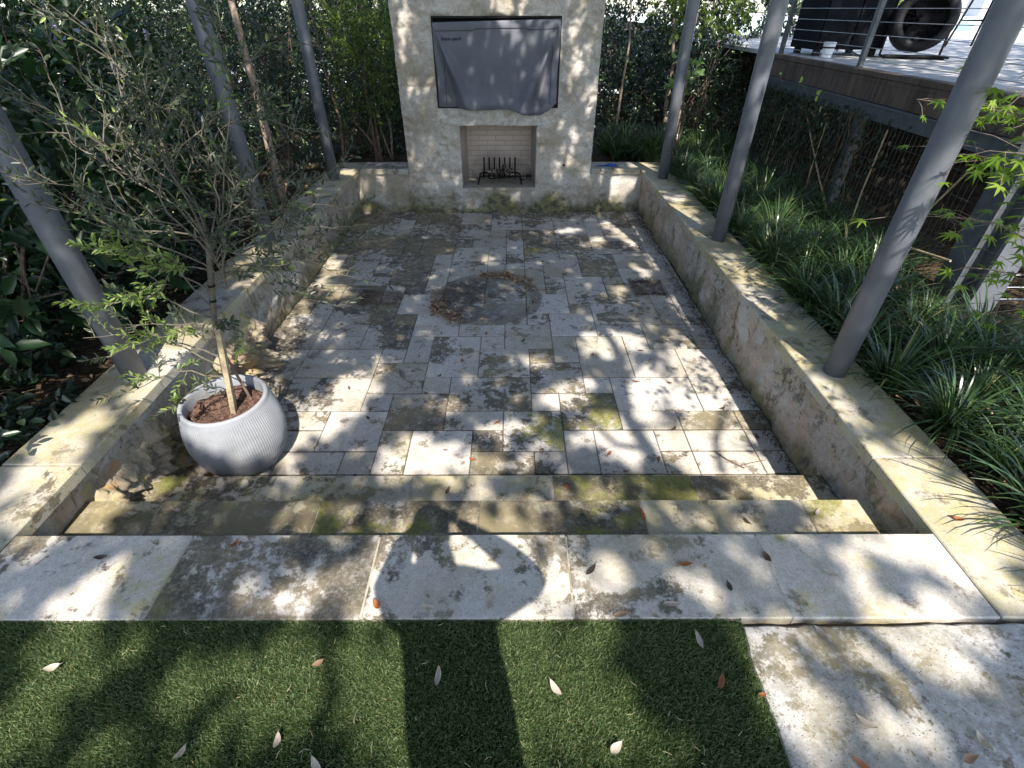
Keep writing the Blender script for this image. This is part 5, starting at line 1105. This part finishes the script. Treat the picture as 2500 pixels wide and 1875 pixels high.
# ------------------------------------------------------------------ the photographer (behind the lens, seen as a shadow)
def skin(name, verts, edges, radii, mat, parent=None, root=0, sub=2):
    me = bpy.data.meshes.new(name); me.from_pydata(verts, edges, []); o = link(name, me, mat, parent)
    m = o.modifiers.new('skin', 'SKIN'); m.use_smooth_shade = True
    for v, r_ in zip(me.skin_vertices[0].data, radii): v.radius = (r_, r_) if not isinstance(r_, tuple) else r_
    me.skin_vertices[0].data[root].use_root = True
    s = o.modifiers.new('sub', 'SUBSURF'); s.levels = sub; s.render_levels = sub; return o
bx, by = .035, -.22
J = [(bx, by, 1.0), (bx, by+.01, 1.18), (bx-.005, by+.02, 1.36), (bx-.01, by+.03, 1.47), (bx-.02, by+.05, 1.56),
     (bx-.03, by+.07, 1.64), (bx-.035, by+.08, 1.76),
     (bx-.17, by+.04, 1.46), (bx-.235, by+.17, 1.33), (bx-.17, by+.185, 1.55), (bx-.10, by+.185, 1.675),
     (bx+.15, by+.04, 1.46), (bx+.325, by+.17, 1.36), (bx+.17, by+.185, 1.56), (bx+.065, by+.185, 1.675),
     (bx-.09, by, .90), (bx-.10, by+.03, .50), (bx-.10, by, .09), (bx-.11, by+.12, .04),
     (bx+.09, by, .90), (bx+.10, by+.03, .50), (bx+.10, by, .09), (bx+.11, by+.12, .04)]
E_ = [(0, 1), (1, 2), (2, 3), (3, 4), (4, 5), (5, 6), (3, 7), (7, 8), (8, 9), (9, 10), (3, 11), (11, 12), (12, 13), (13, 14), (0, 15), (15, 16), (16, 17), (17, 18), (0, 19), (19, 20), (20, 21), (21, 22)]
Rr = [(.19, .13), (.175, .12), (.2, .13), (.16, .11), .055, .07, .08, .085, .068, .045, .026, .085, .068, .045, .026, .085, .058, .04, .035, .085, .058, .04, .035]
M_skinp = simple('skin', (.5, .33, .25), .5); M_cloth = simple('dark_clothing', (.05, .055, .07), .85)
ps = skin('person', J, E_, Rr, M_cloth); tag(ps, 'person in dark clothes holding a phone up with both hands, throwing the long shadow', 'person')
bm = bmesh.new(); bmesh.ops.create_uvsphere(bm, u_segments=28, v_segments=20, radius=1); bmesh.ops.scale(bm, vec=(.078, .095, .115), verts=bm.verts)
for v in bm.verts:
    if v.co.y > 0: v.co.y += .018*math.exp(-((v.co.x/.013)**2+((v.co.z+.012)/.022)**2)); v.co.y -= .008*math.exp(-(((abs(v.co.x)-.03)/.014)**2+((v.co.z-.012)/.012)**2)); v.co.y += .005*math.exp(-((v.co.x/.025)**2+((v.co.z+.05)/.008)**2))
bmesh.ops.translate(bm, vec=(bx-.035, by+.085, 1.765), verts=bm.verts); bmobj('head', bm, M_skinp, ps, True)
bm = bmesh.new(); bmesh.ops.create_uvsphere(bm, u_segments=28, v_segments=20, radius=1); bmesh.ops.scale(bm, vec=(.09, .105, .12), verts=bm.verts); bmesh.ops.translate(bm, vec=(bx-.035, by+.07, 1.782), verts=bm.verts)
bmesh.ops.delete(bm, geom=[f for f in bm.faces if f.calc_center_median().y > by+.115 and f.calc_center_median().z < 1.83], context='FACES'); bmobj('hair', bm, simple('brown_hair', (.08, .05, .03), .6), ps, True)
for s in (-1, 1):
    hx = bx-.018+s*.09; hy = by+.185; hz = 1.69
    V_ = [(hx, hy, hz)]; E2 = []; R2 = [(.02, .012)]
    for k in range(4):
        b0 = len(V_); z = hz+.012+.018*k-.02; V_ += [(hx-s*.008, hy+.004, z), (hx-s*.03, hy+.006, z+.003), (hx-s*.046, hy-.006, z+.003)]; E2 += [(0, b0), (b0, b0+1), (b0+1, b0+2)]; R2 += [.009, .008, .007]
    b0 = len(V_); V_ += [(hx-s*.01, hy-.014, hz+.0), (hx-s*.035, hy-.022, hz+.02)]; E2 += [(0, b0), (b0, b0+1)]; R2 += [.01, .009]
    skin('hand', V_, E2, R2, M_skinp, ps, 0, 2)
bm = bmesh.new(); box(bm, -.066, .09, -.03, -.02, 1.67, 1.742, .003); o = bmobj('phone', bm, M_dark); tag(o, 'black phone held sideways in both hands of the photographer', 'phone')

# ------------------------------------------------------------------ fallen leaves, twigs, litter
M_dry = leafmat('dry_leaf', (.26, .13, .065), (.4, .3, .2), .15, .6, .3)
M_rust = leafmat('rust_leaf', (.27, .09, .035), (.36, .14, .05), .2, .45, .4)
M_pale = leafmat('pale_leaf', (.4, .32, .26), (.52, .44, .37), .2, .6, .3)
M_brn = leafmat('dark_brown_leaf', (.06, .04, .028), (.14, .09, .06), .1, .65, .25)
def oval_leaf(mat, L, Wd, curl, seed):
    R = random.Random(seed); bm = bmesh.new(); n = 12; rows = []
    for i in range(n+1):
        u = i/n; w = Wd/2*math.sin(pi*min(1, u*1.0))**.8*(1-.25*u)*1.15+.0005; z = curl*(4*(u-.5)**2)*L*.5+.0012; x = (u-.5)*L; y0 = .06*L*sin(u*3+seed)
        rows.append([bm.verts.new((x, y0+s*w, z+abs(s)**1.5*Wd*.16*(1 if curl > 0 else -1)+.0015*R.random())) for s in (-1, -.5, 0, .5, 1)])
    for a, b in zip(rows, rows[1:]):
        for k in range(4): bm.faces.new((a[k], a[k+1], b[k+1], b[k]))
    e = Vector((L/2, .06*L*sin(3+seed), rows[-1][2].co.z)); tube(bm, [e-Vector((.002, 0, 0)), e+Vector((L*.16, 0, .001))], .0007, 4)
    me = bpy.data.meshes.new('fallen_leaf'); zmin = min(v.co.z for v in bm.verts)
    for v in bm.verts: v.co.z += -zmin+.0006
    bm.to_mesh(me); bm.free(); a = me.attributes.new('rnd', 'FLOAT', 'FACE'); a.data.foreach_set('value', [R.random()]*len(me.polygons)); me.materials.append(mat); me.polygons.foreach_set('use_smooth', [True]*len(me.polygons)); return me
LM = {m: [oval_leaf(mt, L, w_, c_, sd) for sd, (L, w_, c_) in enumerate(((.062, .022, .25), (.052, .026, .5), (.068, .021, .12), (.045, .02, .4)))] for m, mt in (('dry', M_dry), ('rust', M_rust), ('pale', M_pale), ('brn', M_brn))}
li = 0
def fallen(x, y, z, kind, label, group, s=1., rz=None):
    global li; li += 1
    o = bpy.data.objects.new('fallen_leaf', LM[kind][li % 4]); COL.objects.link(o); o.location = (x, y, z); o.rotation_euler = (random.gauss(0, .08), random.gauss(0, .08), random.uniform(0, 6.28) if rz is None else rz); o.scale = (s, s, s)
    tag(o, label, 'leaf', group)
GL = 'pale dry leaves lying on the lawn'
for x, y, rz in ((-1.482, .72, .5), (-.237, .692, 1.7), (-.685, .52, 1.6), (.136, .658, 2.2), (.298, .497, .8), (.629, .804, 1.8), (-.95, .49, 1.2), (-.55, .46, 2.3)):
    fallen(x, y, .008, 'pale', 'pale pinkish dry leaf lying on the artificial grass', GL, .9, rz)
fallen(-.628, .732, .008, 'dry', 'greenish small leaf lying on the middle of the artificial grass', None, .75, .6)
fallen(.661, .673, .008, 'rust', 'reddish leaf lying on the grass near the flagstone path', None, .85, 1.2); fallen(.775, .638, .008, 'rust', 'small reddish leaf on the seam of lawn and flagstone', None, .6, .1)
for x, y, kd, rz in ((1.059, .565, 'pale', 2.4), (1.37, .517, 'pale', 2.), (.991, .457, 'rust', -.6), (1.054, .834, 'pale', 2.2), (1.3, .47, 'dry', .3)):
    fallen(x, y, .0, kd, 'dry leaf lying on the pale flagstone path', 'leaves on the flagstone path', .95, rz)
for x, y, kd, rz in ((-.484, .931, 'rust', -.8), (-.082, .942, 'pale', 1.6), (-1.106, 1.19, 'rust', 1.1), (.665, 1.09, 'rust', .0), (.989, 1.122, 'brn', -1.1), (.57, .935, 'pale', .2), (.504, .893, 'pale', -.9), (.382, .893, 'dry', .2), (-.3, .92, 'pale', .0), (-1.6, 1.13, 'brn', .1), (.8, 1.0, 'brn', 1.7), (1.2, 1.05, 'pale', -.5), (1.86, 1.3, 'rust', -.3), (.3, 1.07, 'brn', 1.)):
    fallen(x, y, .002, kd, 'fallen leaf lying on the wide top landing slabs', 'leaves on the landing', .9, rz)
for x, y, kd in ((-1.66, 1.33, 'rust'), (-1.0, 1.34, 'rust'), (-.75, 1.45, 'pale'), (.62, 1.49, 'rust'), (1.1, 1.45, 'brn'), (1.45, 1.5, 'pale'), (-1.8, 1.5, 'pale'), (-1.72, 1.55, 'pale'), (-1.6, 1.52, 'pale')):
    fallen(x, y, ZT1+.002, kd, 'fallen leaf lying on the upper step', 'leaves on the upper step', .9)
for x, y, kd in ((.31, 1.83, 'rust'), (-1.5, 1.72, 'pale'), (-1.45, 1.7, 'pale'), (-1.4, 1.72, 'pale'), (-.35, 1.8, 'brn')): fallen(x, y, ZT2+.002, kd, 'fallen leaf lying on the lower step', 'leaves on the lower step', .9)
P3 = [(1.17, 2.02, 'rust'), (.93, 2.2, 'rust'), (.7, 2.1, 'dry'), (.62, 2.25, 'rust'), (1.1, 2.48, 'brn'), (.95, 3.02, 'rust'), (1.2, 3.0, 'rust'), (.43, 3.05, 'dry'), (.42, 3.2, 'rust'), (-.3, 2.0, 'rust'), (-.36, 2.03, 'rust'), (-.37, 1.98, 'rust'), (-.25, 2.2, 'rust'), (-.1, 2.55, 'rust'), (.0, 2.9, 'brn'), (-.4, 3.3, 'rust'), (.1, 3.6, 'brn'), (-.22, 3.72, 'rust'), (-1.0, 2.6, 'brn'), (-.95, 2.05, 'brn'), (-1.9, 2.0, 'rust'), (-1.85, 2.07, 'rust'), (-1.95, 2.05, 'rust'), (1.5, 2.7, 'brn'), (1.63, 2.4, 'brn')]
for x, y, kd in P3: fallen(x, y, FL+.002, kd, 'fallen leaf lying on the near paving slabs of the patio', 'leaves on the near paving', .85)
for k in range(95):
    x = random.gauss(.1, .75); y = random.uniform(2.6, 6.6)
    if not -1.9 < x < 1.65: continue
    fallen(x, y, FL+.002, random.choice(['brn', 'brn', 'brn', 'rust', 'dry']), 'small dry leaf scattered on the paving in the middle of the patio', 'leaves scattered over the paving', random.uniform(.45, .85))
def litter(name, label, P, Lr, mats, z):
    n = len(P); P = np.column_stack([P, np.full(n, z)+rng.random(n)*.014]); D = unit(n); D[:, 2] *= .35; N = unit(n)*.45+np.array([0, 0, 1.])
    o = leafobj(name, [leaves(P, D, N, rng.uniform(*Lr, n), rng.uniform(*Lr, n)*.42, .25)], mats); tag(o, label, 'leaf litter', kind='stuff')
a = np.concatenate([rng.normal(1.25, .3, 150), rng.normal(.6, .25, 50), rng.normal(3.7, .4, 150), rng.uniform(0, 6.28, 90)]); r_ = .50+rng.normal(0, .05, len(a))
litter('leaf_litter', 'ring of small dry leaves left around the round fire pit mark on the paving', np.stack([-.235+np.cos(a)*r_*1.02, 4.4+np.sin(a)*r_], 1), (.03, .065), M_dry, FL+.003)
n = 1100; yy = rng.uniform(2.0, 6.9, n); litter('leaf_litter', 'dark crumbled litter lying along the foot of the right patio wall', np.stack([XRW-.02-np.abs(rng.normal(0, .035, n)), yy], 1), (.01, .028), M_brn, FL+.003)
n = 260; litter('leaf_litter', 'brown leaf debris in the rectangular planter marks on the paving', np.stack([np.concatenate([rng.uniform(1.22, 1.56, n//2), rng.normal(-1.45, .04, n//2)]), np.concatenate([4.62+rng.choice([-.16, .15], n//2)+rng.normal(0, .02, n//2), rng.uniform(4.25, 4.55, n//2)])], 1), (.012, .035), M_brn, FL+.003)
n = 3800; x = np.concatenate([rng.uniform(2.1, 3.15, n//2), rng.uniform(-5, -2.42, n//2)]); y = np.concatenate([rng.uniform(1.0, 7.4, n//2), rng.uniform(.9, 7.6, n//2)])
litter('leaf_litter', 'dry brown leaves covering the soil of the planting beds on both sides', np.stack([x, y], 1), (.03, .07), M_dry, -.068)
# lawn debris: pale straws
bm = bmesh.new()
for k in range(60):
    x = random.uniform(-1.8, .75); y = random.uniform(.42, .86); a = random.uniform(0, 6.28); L = random.uniform(.008, .028); c = random.uniform(-.4, .4)
    tube(bm, [(x, y, .009), (x+cos(a)*L*.5, y+sin(a)*L*.5, .011), (x+cos(a+c)*L, y+sin(a+c)*L, .009)], .0006, 4, False)
o = bmobj('straw_debris', bm, simple('straw', (.42, .36, .2), .7)); tag(o, 'thin pale straws scattered on the artificial grass', 'debris', kind='stuff')
# twig on the paving, blue cloth on the coping
bm = bmesh.new(); tube(bm, [(1.3, 2.27, FL+.006), (1.36, 2.19, FL+.008), (1.42, 2.14, FL+.006), (1.44, 2.12, FL+.006)], .004, 6); tube(bm, [(1.42, 2.14, FL+.006), (1.52, 2.17, FL+.008), (1.6, 2.19, FL+.006)], .003, 6)
o = bmobj('fallen_twig', bm, M_bark2); tag(o, 'dark forked twig lying on the paving near the right wall by the steps', 'twig')
bm = bmesh.new(); n = 22
vs = [[None]*(n+1) for _ in range(n+1)]
for j in range(n+1):
    for i in range(n+1):
        u = i/n-.5; v = j/n-.5; x = 1.30+u*.30*(1-.5*abs(v)); y = 7.12+v*.11*(1.1-1.2*(-u if u < 0 else 0)); z = .004+.045*math.exp(-((u-.22)/.2)**2)*max(0, 1-abs(v)*2)**.5*(.6+.4*noise.noise((u*9, v*9, 0)))+.012*abs(noise.noise((u*8, v*8, 3)))*(1-4*max(u*u, v*v))
        vs[j][i] = bm.verts.new((x, y, max(.0025, z)))
for j in range(n):
    for i in range(n): bm.faces.new((vs[j][i], vs[j][i+1], vs[j+1][i+1], vs[j+1][i]))
o = bmobj('blue_cloth', bm, simple('blue_fabric', (.02, .075, .25), .75, 0., .25, 60), None, True); tag(o, 'crumpled blue cloth left on the back coping right of the fireplace', 'cloth')

for grp, in (('pale dry leaves lying on the lawn',), ('leaves on the flagstone path',), ('leaves on the landing',), ('leaves on the upper step',), ('leaves on the lower step',), ('leaves on the near paving',)):
    for i, o in enumerate(sorted([o for o in COL.objects if o.get('group') == grp], key=lambda o: o.location.x)): o['label'] = '%s, %s from the left' % (o['label'], ORD[i])
